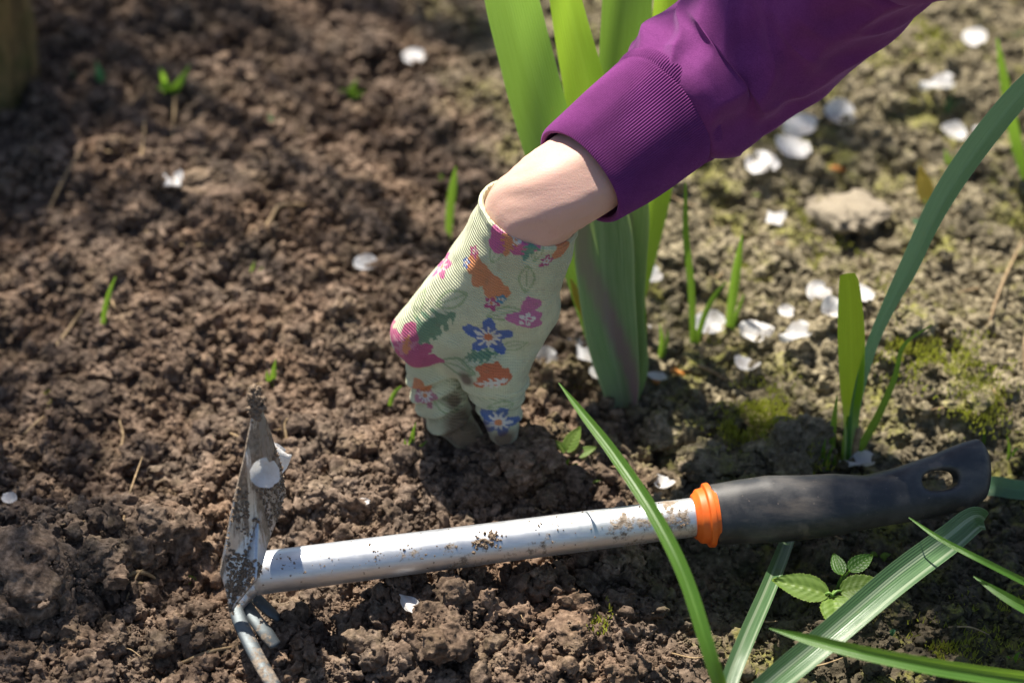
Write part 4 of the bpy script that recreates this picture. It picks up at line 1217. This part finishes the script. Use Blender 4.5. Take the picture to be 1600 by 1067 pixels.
def cloth_mat(name, c, c2, rib=0.0, fuzz=1400):
    a = N(name)
    pos = a.n('TexCoord').outputs['Object']
    n1 = a.noise(pos, fuzz, 3, 0.7); n2 = a.noise(pos, 60, 4, 0.6)
    cc = a.mix(a.rng(n1, 0.3, 0.7), c, c2)
    cc = a.mix(1.0, cc, a.ramp(n2, [(0.3, 0.88), (0.7, 1.1)]), 'MULTIPLY')
    b = a.bump(n1, 0.35, 0.0006); b = a.bump(n2, 0.2, 0.003, b)
    return a.done(a.bsdf(cc, 0.9, b, Specular_IOR_Level=0.15, Sheen_Weight=0.35, Sheen_Roughness=0.45, Sheen_Tint=(0.75, 0.4, 0.8, 1)))
M_PURPLE = cloth_mat('purple_fleece', (0.135, 0.024, 0.125), (0.20, 0.044, 0.18))
M_TROUSER = cloth_mat('dark_denim', (0.03, 0.04, 0.07), (0.05, 0.06, 0.09))
M_HAIR = simple('hair', (0.10, 0.06, 0.03), 0.5, 0.4, 200)
M_SHOE = simple('boot_rubber', (0.03, 0.05, 0.03), 0.5)

gz = float(G(785, 700)[2])
person = tag(empty('person', P(785, 700, gz)), 'person in a purple sweatshirt and floral glove bending in from the right, pinching the soil', 'person')
PO = np.array(person.location)
def hz(py): return gz + (700 - py) * 0.00044
def hp(px, py, fwd=0.0, rt=0.0): return P(px, py, hz(py)) + FWD * fwd + RT * rt
def rp(r, p_): return r * mpp(p_)

arm = [(775, 455, 0, 30), (796, 400, 0, 56), (823, 340, 0, 76), (860, 304, 0, 74), (903, 278, 0, 74), (985, 222, 0.004, 74), (1130, 108, 0.010, 84), (1240, 18, 0, 84), (1395, -122, 0, 88)]
ap, ar = [], []
AZ = {903: 0.178, 985: 0.186, 1130: 0.205, 1240: 0.232, 1395: 0.290}
for (x_, y_, f_, r_) in arm:
    w_ = P(x_, y_, gz + AZ[x_]) if x_ in AZ else hp(x_, y_, f_)
    ap.append(w_); ar.append(rp(r_, w_))
SH = np.array([0.50, 0.38, 0.48])
sleeve_px = [(905, 277, .178, 92), (975, 222, .185, 100), (1050, 162, .193, 108)]
ext_px = [(1040, 169, .192, 109), (1072, 147, .196, 119), (1130, 102, .205, 120), (1240, 20, .232, 125), (1395, -114, .290, 135)]
el = P(1490, -225, gz + .33)
OFF = np.array([0.04, 0.34, -0.08])
print('elbow', el, 'wrist', ap[2], 'forearm', np.linalg.norm(el - ap[2]))
for w_, r_ in ((el, 0.040), (el * 0.5 + SH * 0.5, 0.045), (SH, 0.05)):
    ap.append(w_); ar.append(r_)
v1, q1, _, cp1 = tube_arrays(ap, ar, n=200, seg=72, aspect=0.93, caps=False,
    disp=lambda U, T, c: 0.0014 * vnoise(np.stack([c[:, 0:1] * 22 + 0 * T, np.cos(T) * 2.8, np.sin(T) * 2.8], -1), 6) + 0.0003 * vnoise(np.stack([c[:, 0:1] * 260 + 3 * T, np.cos(T) * 3, np.sin(T) * 3], -1), 16) + 0.0016 * np.exp(-((U - 0.145) / 0.02) ** 2) * np.exp(-((np.cos(T) - 0.9) / 0.4) ** 2))
HD = np.array([0.50, 0.44, 0.72])
def body_fn(p):
    d = cone(p, HD, HD + [-0.01, -0.015, -0.06], 0.088, 0.066)
    d = smin(d, cone(p, HD + [0.02, 0.03, -0.06], np.array([0.58, 0.17, 0.62]) + OFF, 0.052, 0.06), 0.03)
    nose = cone(p, HD + [-0.07, -0.045, -0.02], HD + [-0.088, -0.062, -0.045], 0.010, 0.014)
    d = smin(d, nose, 0.012)
    d = smin(d, cone(p, HD + [-0.055, -0.055, -0.075], HD + [-0.065, -0.03, -0.08], 0.010, 0.010), 0.012)
    for e in (HD + [0.04, -0.085, -0.02], HD + [-0.045, 0.09, -0.02]): d = smin(d, cone(p, e, e + [0, 0, -0.03], 0.012, 0.008), 0.006)
    for e in (HD + [-0.085, -0.015, 0.0], HD + [-0.05, -0.075, 0.0]): d = np.maximum(d, -(np.linalg.norm(p - e, axis=-1) - 0.012))
    return d
v2, q2 = sdf_mesh('body', body_fn, HD + [-0.16, -0.16, -0.25], HD + [0.26, 0.20, 0.13], 0.005)
link('body', quads_mesh('body', np.vstack([v1, v2]) - PO, np.vstack([q1, q2 + len(v1)])), M_SKIN, person)
for e in (HD + [-0.078, -0.012, 0.0], HD + [-0.045, -0.070, 0.0]):
    ev, eq = sdf_mesh('eye', lambda p, e=e: np.linalg.norm(p - e, axis=-1) - 0.012, e - 0.02, e + 0.02, 0.003)
    link('eye', quads_mesh('eye', ev - PO, eq), simple('eye_white', (0.7, 0.7, 0.7), 0.2, c2=(0.75, 0.75, 0.75)), person)
hv, hq = sdf_mesh('hair', lambda p: np.maximum(np.linalg.norm((p - HD - [0.012, 0.012, 0.015]) * [1, 1, 0.92], axis=-1) - 0.099 + 0.004 * vnoise(p * [60, 60, 12], 5), -((p - HD) @ norm(np.array([0.75, 0.5, 0.55])) + 0.035)), HD - 0.14, HD + 0.14, 0.006)
link('hair', quads_mesh('hair', hv - PO, hq), M_HAIR, person)

# sweatshirt: forearm sleeve as one knitted tube running on into the torso
sp_, sr_ = [], []
for (x_, y_, z_, r_) in ext_px:
    w_ = P(x_, y_, gz + z_); sp_.append(w_); sr_.append(rp(r_, w_))
mid_arm = el * 0.45 + SH * 0.55 + [0, 0, -0.01]
sp_ += [el, mid_arm, SH, SH + [0.08, 0.03, 0.01]]; sr_ += [0.062, 0.068, 0.078, 0.07]
def sleeve_disp(U, T, c):
    L_ = np.concatenate([[0], np.cumsum(np.linalg.norm(np.diff(c, axis=0), axis=1))])[:, None]
    a = np.cos(T); b = np.sin(T)
    near = np.exp(-L_ / 0.09)
    f1 = vnoise(np.stack([L_ * 34 + 1.5 * a, a * 1.4 + L_ * 4, b * 1.4], -1), 51)
    f2 = vnoise(np.stack([L_ * 12 + 2.2 * b, a * 1.0, b * 1.0 + 3], -1), 52)
    f3 = vnoise(np.stack([L_ * 90 + 3 * a, a * 3, b * 3], -1), 53)
    ridge = 1 - np.abs(f1)
    start = 1 - np.exp(-L_ / 0.006)
    return start * (0.0085 * (ridge - 0.7) * (0.45 + near) + 0.006 * f2 + 0.0009 * f3) - 0.0035 * np.exp(-L_ / 0.003)
vS, qS, _, _ = tube_arrays(sp_, sr_, n=420, seg=200, aspect=0.95, caps=False, disp=sleeve_disp)
def torso_fn(p):
    SHo = SH - OFF; HDo = HD - OFF; p = p - OFF
    d = cone(p, [0.60, 0.16, 0.55], [0.86, 0.32, 0.30], 0.125, 0.145)
    d = smin(d, cone(p, SHo + [0.04, 0.02, 0.0], [0.66, 0.30, 0.60], 0.082, 0.085), 0.05)
    d = smin(d, cone(p, [0.66, 0.30, 0.60], [0.62, 0.40, 0.34], 0.075, 0.055), 0.03)
    d = smin(d, cone(p, [0.62, 0.40, 0.34], [0.60, 0.30, 0.20], 0.052, 0.04), 0.02)
    d = np.maximum(d, -cone(p, HDo + [0.02, 0.03, -0.06], [0.57, 0.16, 0.62], 0.065, 0.065))
    return d + 0.006 * vnoise(p * 14, 61) + 0.003 * vnoise(p * 34, 62)
vT, qT = sdf_mesh('torso', torso_fn, (0.40, 0.26, 0.04), (1.10, 0.86, 0.70), 0.008)
sweat = link('sweatshirt', quads_mesh('sweatshirt', np.vstack([vS, vT]) - PO, np.vstack([qS, qT + len(vS)])), M_PURPLE, person)
cpnt, crad = [], []
for (x_, y_, z_, r_) in sleeve_px:
    w_ = P(x_, y_, gz + z_); cpnt.append(w_); crad.append(rp(r_, w_))
NR = 150
def cuff_disp(U, T, c):
    r = 0.00042 * np.sin(NR * T) + 0.0012 * vnoise(np.stack([U * 2.2, np.cos(T) * 1.2, np.sin(T) * 1.2], -1), 71)
    r = r + 0.0006 * np.exp(-((U - 0.97) / 0.03) ** 2) - 0.0012 * np.exp(-((U - 0.90) / 0.012) ** 2)
    return r - 0.0012 * np.exp(-U / 0.02)
vC, qC, uvC, _ = tube_arrays(cpnt, crad, n=60, seg=NR * 6, aspect=0.95, caps=False, disp=cuff_disp)
mc = quads_mesh('cuff', vC - PO, qC)
cuff = link('cuff', mc, M_PURPLE, sweat)
md = cuff.modifiers.new('thick', 'SOLIDIFY'); md.thickness = 0.0022; md.offset = -1
def legs_fn(p):
    p = p - OFF * [1, 1, 0.4]
    d = cone(p, [0.86, 0.22, 0.24], [0.66, 0.10, 0.10], 0.11, 0.075)
    d = np.minimum(d, cone(p, [0.66, 0.10, 0.08], [1.05, 0.12, 0.07], 0.07, 0.05))
    d = np.minimum(d, smin(cone(p, [0.90, 0.40, 0.24], [0.72, 0.46, 0.10], 0.11, 0.075), cone(p, [0.72, 0.46, 0.08], [1.1, 0.50, 0.07], 0.07, 0.05), 0.03))
    return d + 0.005 * vnoise(p * 18, 63)
vL, qL = sdf_mesh('trousers', legs_fn, (0.56, 0.32, -0.05), (1.24, 0.96, 0.39), 0.009)
link('trousers', quads_mesh('trousers', vL - PO, qL), M_TROUSER, person)
for yy in (0.46, 0.84):
    bv, bq = sdf_mesh('boot', lambda p, yy=yy: smin(cone(p, [1.08, yy, 0.07], [1.16, yy, 0.06], 0.055, 0.05), cone(p, [1.16, yy, 0.08], [1.20, yy, 0.0], 0.05, 0.035), 0.02), (1.0, yy - .08, -0.06), (1.28, yy + .08, 0.15), 0.008)
    link('boot', quads_mesh('boot', bv - PO, bq), M_SHOE, person)

# glove
def hc(p, a, b, k=0.0, rt=0.0, s=1.0):
    A = hp(a[0], a[1], k, rt); B = hp(b[0], b[1], k, rt)
    return cone(p, A, B, rp(a[2], A) * s, rp(b[2], B) * s)
A0, A1 = hp(826, 334), hp(772, 455)
AXH = norm(A1 - A0)
R0 = rp(82, A0)
def glove_fn(p):
    d = cone(p, A0 - AXH * 0.03, A1, R0, rp(70, A1))
    k = 0.008
    for i_, f in enumerate((0.0, 0.017, 0.033, 0.047)):
        sc_f = (1.0, 1.0, 0.93, 0.82)[i_]
        W_ = hp(800, 372, f * 0.35); M_ = hp(656, 524, f, 0.004 * i_)
        d = smin(d, cone(p, W_, M_, rp(62, W_), rp(50, M_) * sc_f), k)
    # the other fingers, curled down behind the first
    for i_, f in enumerate((0.028, 0.042, 0.053)):
        g1 = hc(p, (668, 560, 44), (684, 615, 36), f, 0.001 * (i_ + 1), 0.92)
        g2 = hc(p, (684, 615, 34), (722, 660, 26), f, 0.001 * (i_ + 1), 0.9)
        d = smin(d, smin(g1, g2, 0.004), 0.004)
    # first finger
    f1 = hc(p, (678, 566, 46), (686, 612, 43), 0.007); f1 = smin(f1, hc(p, (686, 612, 43), (700, 648, 37), 0.006), 0.002)
    f1 = smin(f1, hc(p, (701, 650, 35), (724, 675, 29), 0.004), 0.0015); f1 = smin(f1, hc(p, (722, 675, 26), (756, 699, 17), 0.001), 0.003)
    def bands(p, d, a, b, at, amp, wd):
        A_ = hp(*a); B_ = hp(*b); ax_ = norm(B_ - A_); L_ = (p - A_) @ ax_ + 0.0016 * vnoise(p * 70, 84)
        for t_ in at: d = d + amp * np.exp(-((L_ - t_ * np.linalg.norm(B_ - A_)) / wd) ** 2) - amp * 0.8 * np.exp(-((L_ - t_ * np.linalg.norm(B_ - A_) + wd * 2) / (wd * 1.4)) ** 2)
        return d
    f1 = bands(p, f1, (674, 566), (744, 692), (0.16, 0.34, 0.52, 0.72), 0.0022, 0.0014)
    d = smin(d, f1, 0.0015)
    # web and heel of the thumb
    d = smin(d, hc(p, (790, 430, 60), (725, 535, 42), -0.004), 0.012)
    th = hc(p, (838, 392, 52), (822, 480, 46), -0.008); th = smin(th, hc(p, (822, 480, 46), (793, 570, 38), -0.010), 0.008)
    d = smin(d, th, 0.010)
    d = smin(d, hc(p, (836, 470, 36), (830, 515, 29), -0.006), 0.006)
    t2 = hc(p, (770, 560, 60), (777, 598, 50), -0.010); t2 = smin(t2, hc(p, (779, 606, 40), (780, 634, 37), -0.010), 0.0012)
    t2 = smin(t2, hc(p, (781, 642, 33), (786, 674, 24), -0.010), 0.002)
    t2 = bands(p, t2, (793, 570), (785, 668), (0.16, 0.38, 0.66), 0.0018, 0.0012)
    d = smin(d, t2, 0.003)
    d = smin(d, hc(p, (718, 556, 34), (770, 560, 36), -0.004), 0.006)
    # folds
    q = (p - A0) @ AXH
    d = d + 0.0028 * (0.55 - np.abs(vnoise(p * 42 + 0.6 * vnoise(p * 30, 83)[..., None], 81))) * np.clip((q - 0.012) / 0.02, 0.15, 1) + 0.0006 * vnoise(p * 130, 82)
    s1, s2 = hp(846, 405, -0.022), hp(818, 560, -0.024)
    d = d + 0.0018 * np.exp(-(np.maximum(cone(p, s1, s2, 0, 0) - 0.001 * vnoise(p * 80, 86), 0) / 0.0022) ** 2)
    cr = project(p.reshape(-1, 3)).reshape(p.shape) if False else None
    d = d - 0.0010 * np.exp(-(np.abs(q - 0.001) / 0.0022) ** 2)           # rolled rim
    # opening
    d = np.maximum(d, -(q + 0.0008))
    t = np.clip(q, -0.05, 0.016)
    r_in = np.linalg.norm(p - A0 - t[..., None] * AXH, axis=-1) - (R0 - 0.0026 - 0.45 * np.clip(q, 0, 0.03))
    d = np.maximum(d, -r_in)
    return d
def crease(p, d):
    return d
pts_b = np.array([hp(600, 600), hp(905, 330), hp(785, 700), hp(700, 660, 0.05), A0 - AXH * .01, hp(840, 420, -0.02), hp(640, 520, 0.055)])
gv, gq = sdf_mesh('glove', glove_fn, pts_b.min(0) - [0.030, 0.030, 0.014], pts_b.max(0) + [0.034, 0.034, 0.012], 0.00085)
print('glove quads', len(gq))
# printed pattern (flat print on the cloth), laid out on the surface around anchor points
cols = np.tile(np.array([[0.62, 0.64, 0.43]]), (len(gv), 1))
me_g = quads_mesh('glove', gv - PO, gq)
gn = np.empty(len(me_g.vertices) * 3, np.float32)
me_g.vertices.foreach_get('normal', gn); gn = gn.reshape(-1, 3)
if gn[np.argmax(gv[:, 2])][2] < 0: me_g.flip_normals(); gn = -gn
gp = project(gv)
PINK, ORG, BLU, GRN, WHT, MAG = (0.62, 0.09, 0.30), (0.70, 0.24, 0.09), (0.05, 0.12, 0.42), (0.14, 0.27, 0.16), (0.75, 0.72, 0.66), (0.50, 0.05, 0.20)
soft = vnoise(gv * 260, 91) * 0.16 + vnoise(gv * 90, 92) * 0.10
def decal(anchor, n_, kind, r, rot=0.0, c=PINK, c2=WHT, c3=ORG, el_=1.0):
    t1 = norm(np.cross(n_, FWD if abs(n_ @ FWD) < 0.95 else UP)); 
    t1 = norm(RT - n_ * (RT @ n_)); t2_ = np.cross(n_, t1); t2_ = t2_ if t2_ @ UP > 0 else -t2_
    d = gv - anchor
    m = (np.linalg.norm(d, axis=1) < r * 2.2) & (gn @ n_ > -0.1)
    u, v = d @ t1, d @ t2_
    cr, sr = math.cos(rot), math.sin(rot)
    u, v = (u * cr + v * sr) / el_, (-u * sr + v * cr)
    rad = np.hypot(u, v) / r; th = np.arctan2(v, u)
    if kind == 'flower':
        edge = 0.80 + 0.20 * np.cos(5 * th) + soft
        cols[m & (rad < edge)] = c
        cols[m & (rad < 0.42 + 0.16 * np.cos(10 * th) + soft)] = c2
        cols[m & (rad < 0.19)] = c3
    elif kind == 'leaf':
        w = 0.45 * np.cos(np.clip(u / r, -1, 1) * np.pi / 2) * (0.8 + 0.3 * np.sign(np.sin(u / r * 16 + np.abs(v) / r * 8))) + soft * .5
        cols[m & (np.abs(u) < r) & (np.abs(v) / r < w)] = c
    elif kind == 'blob':
        cols[m & (rad < 0.85 + 0.1 * np.cos(3 * th + 1) + soft)] = c
    elif kind == 'outline':
        w = 0.4 * np.cos(np.clip(u / r, -1, 1) * np.pi / 2)
        k = np.abs(np.abs(v) / r - w)
        cols[m & (np.abs(u) < r) & ((k < 0.06) | (np.abs(v) / r < 0.04))] = c
def dpx(px, py, kind, rpx, rot=0.0, **k):
    near = np.hypot(gp[:, 0] - px, gp[:, 1] - py) < 6
    near &= (gn @ norm(CAM - PO)) > 0
    if not near.any(): print('no anchor', px, py); return
    ids = np.where(near)[0]; i_ = ids[np.argmin(gp[ids, 2])]
    decal(gv[i_], gn[i_], kind, rpx * (1.27 if kind != 'outline' else 1.0) * mpp(gv[i_]), rot, **k)
GR2 = (0.36, 0.45, 0.24)
for a_ in ((700, 470, 34, 0.5), (770, 395, 26, 1.2), (820, 440, 30, 1.5), (735, 560, 26, 0.1), (710, 575, 30, -0.2), (790, 495, 28, 0.2), (840, 400, 20, 1.3), (650, 470, 26, 0.9), (800, 545, 24, 0.3), (785, 640, 22, 0.1), (700, 640, 26, -0.6)):
    dpx(a_[0], a_[1], 'outline', a_[2], a_[3], c=GR2)
dpx(676, 512, 'leaf', 36, 0.6, c=GRN); dpx(668, 524, 'leaf', 30, 0.9, c=GRN)
dpx(712, 575, 'outline', 34, -0.15, c=(0.25, 0.38, 0.2))
dpx(748, 552, 'leaf', 22, 0.1, c=GRN)
dpx(686, 413, 'flower', 27, 0.4, c=PINK, el_=0.75)
dpx(776, 378, 'blob', 20, 0.2, c=PINK); dpx(812, 388, 'blob', 21, 0.2, c=PINK); dpx(805, 380, 'blob', 8, c=WHT); dpx(793, 382, 'leaf', 22, 1.5, c=ORG)
dpx(838, 386, 'leaf', 20, 1.4, c=(0.10, 0.30, 0.22)); dpx(886, 384, 'blob', 15, 0.5, c=ORG); dpx(858, 412, 'flower', 9, c=MAG)
dpx(738, 418, 'blob', 17, 0, c=ORG); dpx(752, 436, 'blob', 20, 0.0, c=ORG); dpx(769, 456, 'blob', 21, 0, c=ORG)
dpx(735, 396, 'flower', 9, c=MAG); dpx(722, 410, 'flower', 8, c=BLU); dpx(764, 478, 'flower', 11, c=MAG); dpx(783, 473, 'flower', 8, c=(0.06, 0.25, 0.42))
dpx(762, 532, 'flower', 31, 0.3, c=BLU, c3=(0.6, 0.15, 0.05))
dpx(826, 506, 'blob', 26, 1.3, c=(0.55, 0.14, 0.34), el_=0.6); dpx(832, 482, 'blob', 15, c=(0.55, 0.14, 0.34)); dpx(824, 505, 'flower', 11, c=WHT, c2=PINK, c3=WHT)
dpx(632, 552, 'flower', 36, 0.2, c=MAG, c2=(0.6, 0.2, 0.3)); dpx(655, 570, 'blob', 22, 0.2, c=MAG, el_=1.4); dpx(632, 540, 'leaf', 12, 1.2, c=ORG)
dpx(773, 594, 'blob', 22, 0.1, c=(0.62, 0.14, 0.05), el_=1.2); dpx(770, 604, 'leaf', 20, 0.1, c=WHT)
dpx(774, 664, 'flower', 25, 0.0, c=(0.06, 0.13, 0.38), c3=ORG)
dpx(616, 488, 'blob', 17, c=(0.75, 0.30, 0.10)); dpx(660, 622, 'flower', 18, c=(0.5, 0.18, 0.25)); dpx(648, 606, 'blob', 12, c=ORG)
# the side turned away carries the same kind of flowers
rr_ = np.random.RandomState(3)
back = np.where((gn @ norm(CAM - PO)) < -0.2)[0]
for k in range(16):
    i_ = back[rr_.randint(len(back))]
    decal(gv[i_], gn[i_], ['flower', 'blob', 'leaf'][k % 3], rr_.uniform(0.006, 0.011), rr_.uniform(0, 6), c=[PINK, BLU, GRN, ORG, MAG][k % 5])
base_c = np.array([[0.62, 0.64, 0.43]])
cols = cols * 0.90 + base_c * 0.10
stain = np.clip(vnoise(gv * 38, 97) * 1.6 - 0.35, 0, 1)[:, None] * 0.22 + np.clip(vnoise(gv * 300, 98) * 2 - 1.1, 0, 1)[:, None] * 0.35
cols = cols * (1 - stain) + np.array([[0.30, 0.24, 0.15]]) * stain
# soil rubbed into the fingertips
dirt = np.clip((gz + 0.026 - gv[:, 2]) / 0.022 + 0.5 * vnoise(gv * 90, 95), 0, 1)[:, None] * np.array([0.75])
front_ = (gn @ norm(CAM - PO)) > -0.1
for a_, b_, r_ in ((742, 685, 0.013), (728, 660, 0.0085), (712, 690, 0.010), (716, 630, 0.005), (790, 696, 0.006), (756, 690, 0.006), (722, 600, 0.004)):
    k_ = np.where(front_ & (np.hypot(gp[:, 0] - a_, gp[:, 1] - b_) < 9))[0]
    if not len(k_): continue
    c_ = gv[k_[np.argmin(gp[k_, 2])]]
    dirt = np.maximum(dirt, np.clip(1.6 - np.linalg.norm(gv - c_, axis=1)[:, None] / r_ + 0.6 * vnoise(gv * 120, 96)[:, None], 0, 1))
cols = cols * (1 - dirt * 0.85) + np.array([[0.12, 0.065, 0.04]]) * dirt * 0.85
set_col(me_g, cols)
set_float(me_g, (gv - A0) @ AXH, 'along')
def glove_mat():
    a = N('knitted_glove')
    pos = a.n('TexCoord').outputs['Object']
    c = a.n('Attribute', {'attribute_name': 'Col'}).outputs['Color']
    al = a.n('Attribute', {'attribute_name': 'along'}).outputs['Fac']
    wob = a.math('MULTIPLY', a.math('SUBTRACT', a.noise(pos, 45, 2), 0.5), 0.0022)
    ph = a.math('MULTIPLY', a.math('ADD', al, wob), 6.2832 / 0.00155)
    w = a.math('SINE', ph)
    strong = a.rng(a.noise(pos, 40, 2), 0.38, 0.6, 0.35, 1.0)
    w = a.math('MULTIPLY', w, strong)
    cross = a.math('SINE', a.math('MULTIPLY', a.n('SeparateXYZ', Vector=pos).outputs[0], 6.2832 / 0.0013))
    fine = a.noise(pos, 1600, 2, 0.7)
    c = a.mix(a.math('MULTIPLY', a.rng(w, 0.1, -0.9), 0.30), c, a.mix(1.0, c, (0.55, 0.62, 0.5), 'MULTIPLY'))
    c = a.mix(1.0, c, a.ramp(a.noise(pos, 60, 4, 0.6), [(0.3, 0.86), (0.65, 1.05)]), 'MULTIPLY')
    b = a.bump(fine, 0.5, 0.0004); b = a.bump(a.math('ADD', w, a.math('MULTIPLY', cross, 0.35)), 0.6, 0.0006, b)
    return a.done(a.bsdf(c, 0.88, b, Specular_IOR_Level=0.2, Sheen_Weight=0.15))
link('glove', me_g, glove_mat(), person)

# ------------------------------------------------------------------ unseen fruit tree behind the bed, leaf clumps set along sun rays for wanted shade
def build_tree():
    base = np.array([-1.7, 2.3, 0.0])
    t = tag(empty('fruit_tree', base), 'unseen leafy fruit tree beyond the top left, crown shaped to shade the bed', 'tree')
    r = np.random.RandomState(12)
    cl = []
    def tgt(px, py, z, dist, rad, dens=1.0):
        p_ = P(px, py, z); cl.append((p_ + SUNV * dist, rad, dens))
    tgt(120, 90, 0, 1.9, 0.065, .8); tgt(190, 10, 0, 2.1, 0.08, .8); tgt(10, 330, 0, 1.8, 0.075, .8); tgt(-10, 600, 0, 1.9, 0.07, .8)
    tgt(20, 880, 0, 1.8, 0.07, .7); tgt(100, 1010, 0, 2.0, 0.06, .6); tgt(400, -20, 0, 2.2, 0.07, .6); tgt(-60, 760, 0, 1.8, .08, .8); tgt(700, -20, 0, 2.1, .05, .5)
    for (a_, b_, z_, rr) in ((1220, 90, .225, .044), (1290, 10, .25, .056), (1390, -60, .28, .066), (1165, 160, .205, .022), (1250, 140, .21, .036), (1480, -160, .31, .07)):
        tgt(a_, b_, gz + z_, 1.7, rr, 0.8)
    tgt(1250, 215, 0, 2.0, .038, 1.1); tgt(1560, 735, .04, 1.9, .035, 1.0); tgt(1700, 300, 0, 2.1, .06, .6); tgt(1640, 900, 0, 2.0, .06, .7)
    lim = np.mean([c for c, _, _ in cl], 0)
    tube('trunk', [base + [0, 0, -.1], base + [.02, -.03, .7], base + [.12, -.12, 1.3], base + [.35, -.35, 1.75]], [.075, .062, .05, .035], M_POST, t, base, n=40, seg=20)
    hub = base + [.35, -.35, 1.75]
    for c, rad, _ in cl:
        m_ = (hub + c) / 2 + r.normal(0, .05, 3) + [0, 0, .06]
        tube('branch', [hub, m_, c], [.016, .008, .003], M_POST, t, base, n=14, seg=7)
    vs_, fs_ = [], []
    def leaves(c, rad, n, flat=0.5):
        for _ in range(n):
            p_ = c + r.normal(0, 1, 3) * [rad, rad, rad] * 0.62
            a = norm(r.normal(0, 1, 3)); n_ = norm(r.normal(0, .6, 3) + [0, 0, 1]); b = norm(np.cross(n_, a)); a = np.cross(b, n_)
            L_ = r.uniform(.016, .030); W_ = L_ * .5; k = len(vs_)
            for (u, v, h) in ((0, 0, 0), (.35, .5, .1), (.75, .4, .1), (1, 0, -.05), (.75, -.4, .1), (.35, -.5, .1)):
                vs_.append(p_ + a * L_ * (u - .5) + b * W_ * v + n_ * L_ * h - base)
            fs_.append([k, k + 1, k + 2, k + 3]); fs_.append([k, k + 3, k + 4, k + 5])
    for c, rad, dens in cl:
        leaves(c, rad, int(dens * 26000 * rad * rad))
    for _ in range(26):
        leaves(hub + r.normal(0, 1, 3) * [.45, .45, .3] + [-.3, .3, .35], .16, 220)
    link('crown', quads_mesh('crown', vs_, fs_), M_TEAL, t)
    print('tree leaves', len(fs_) // 2)
build_tree()
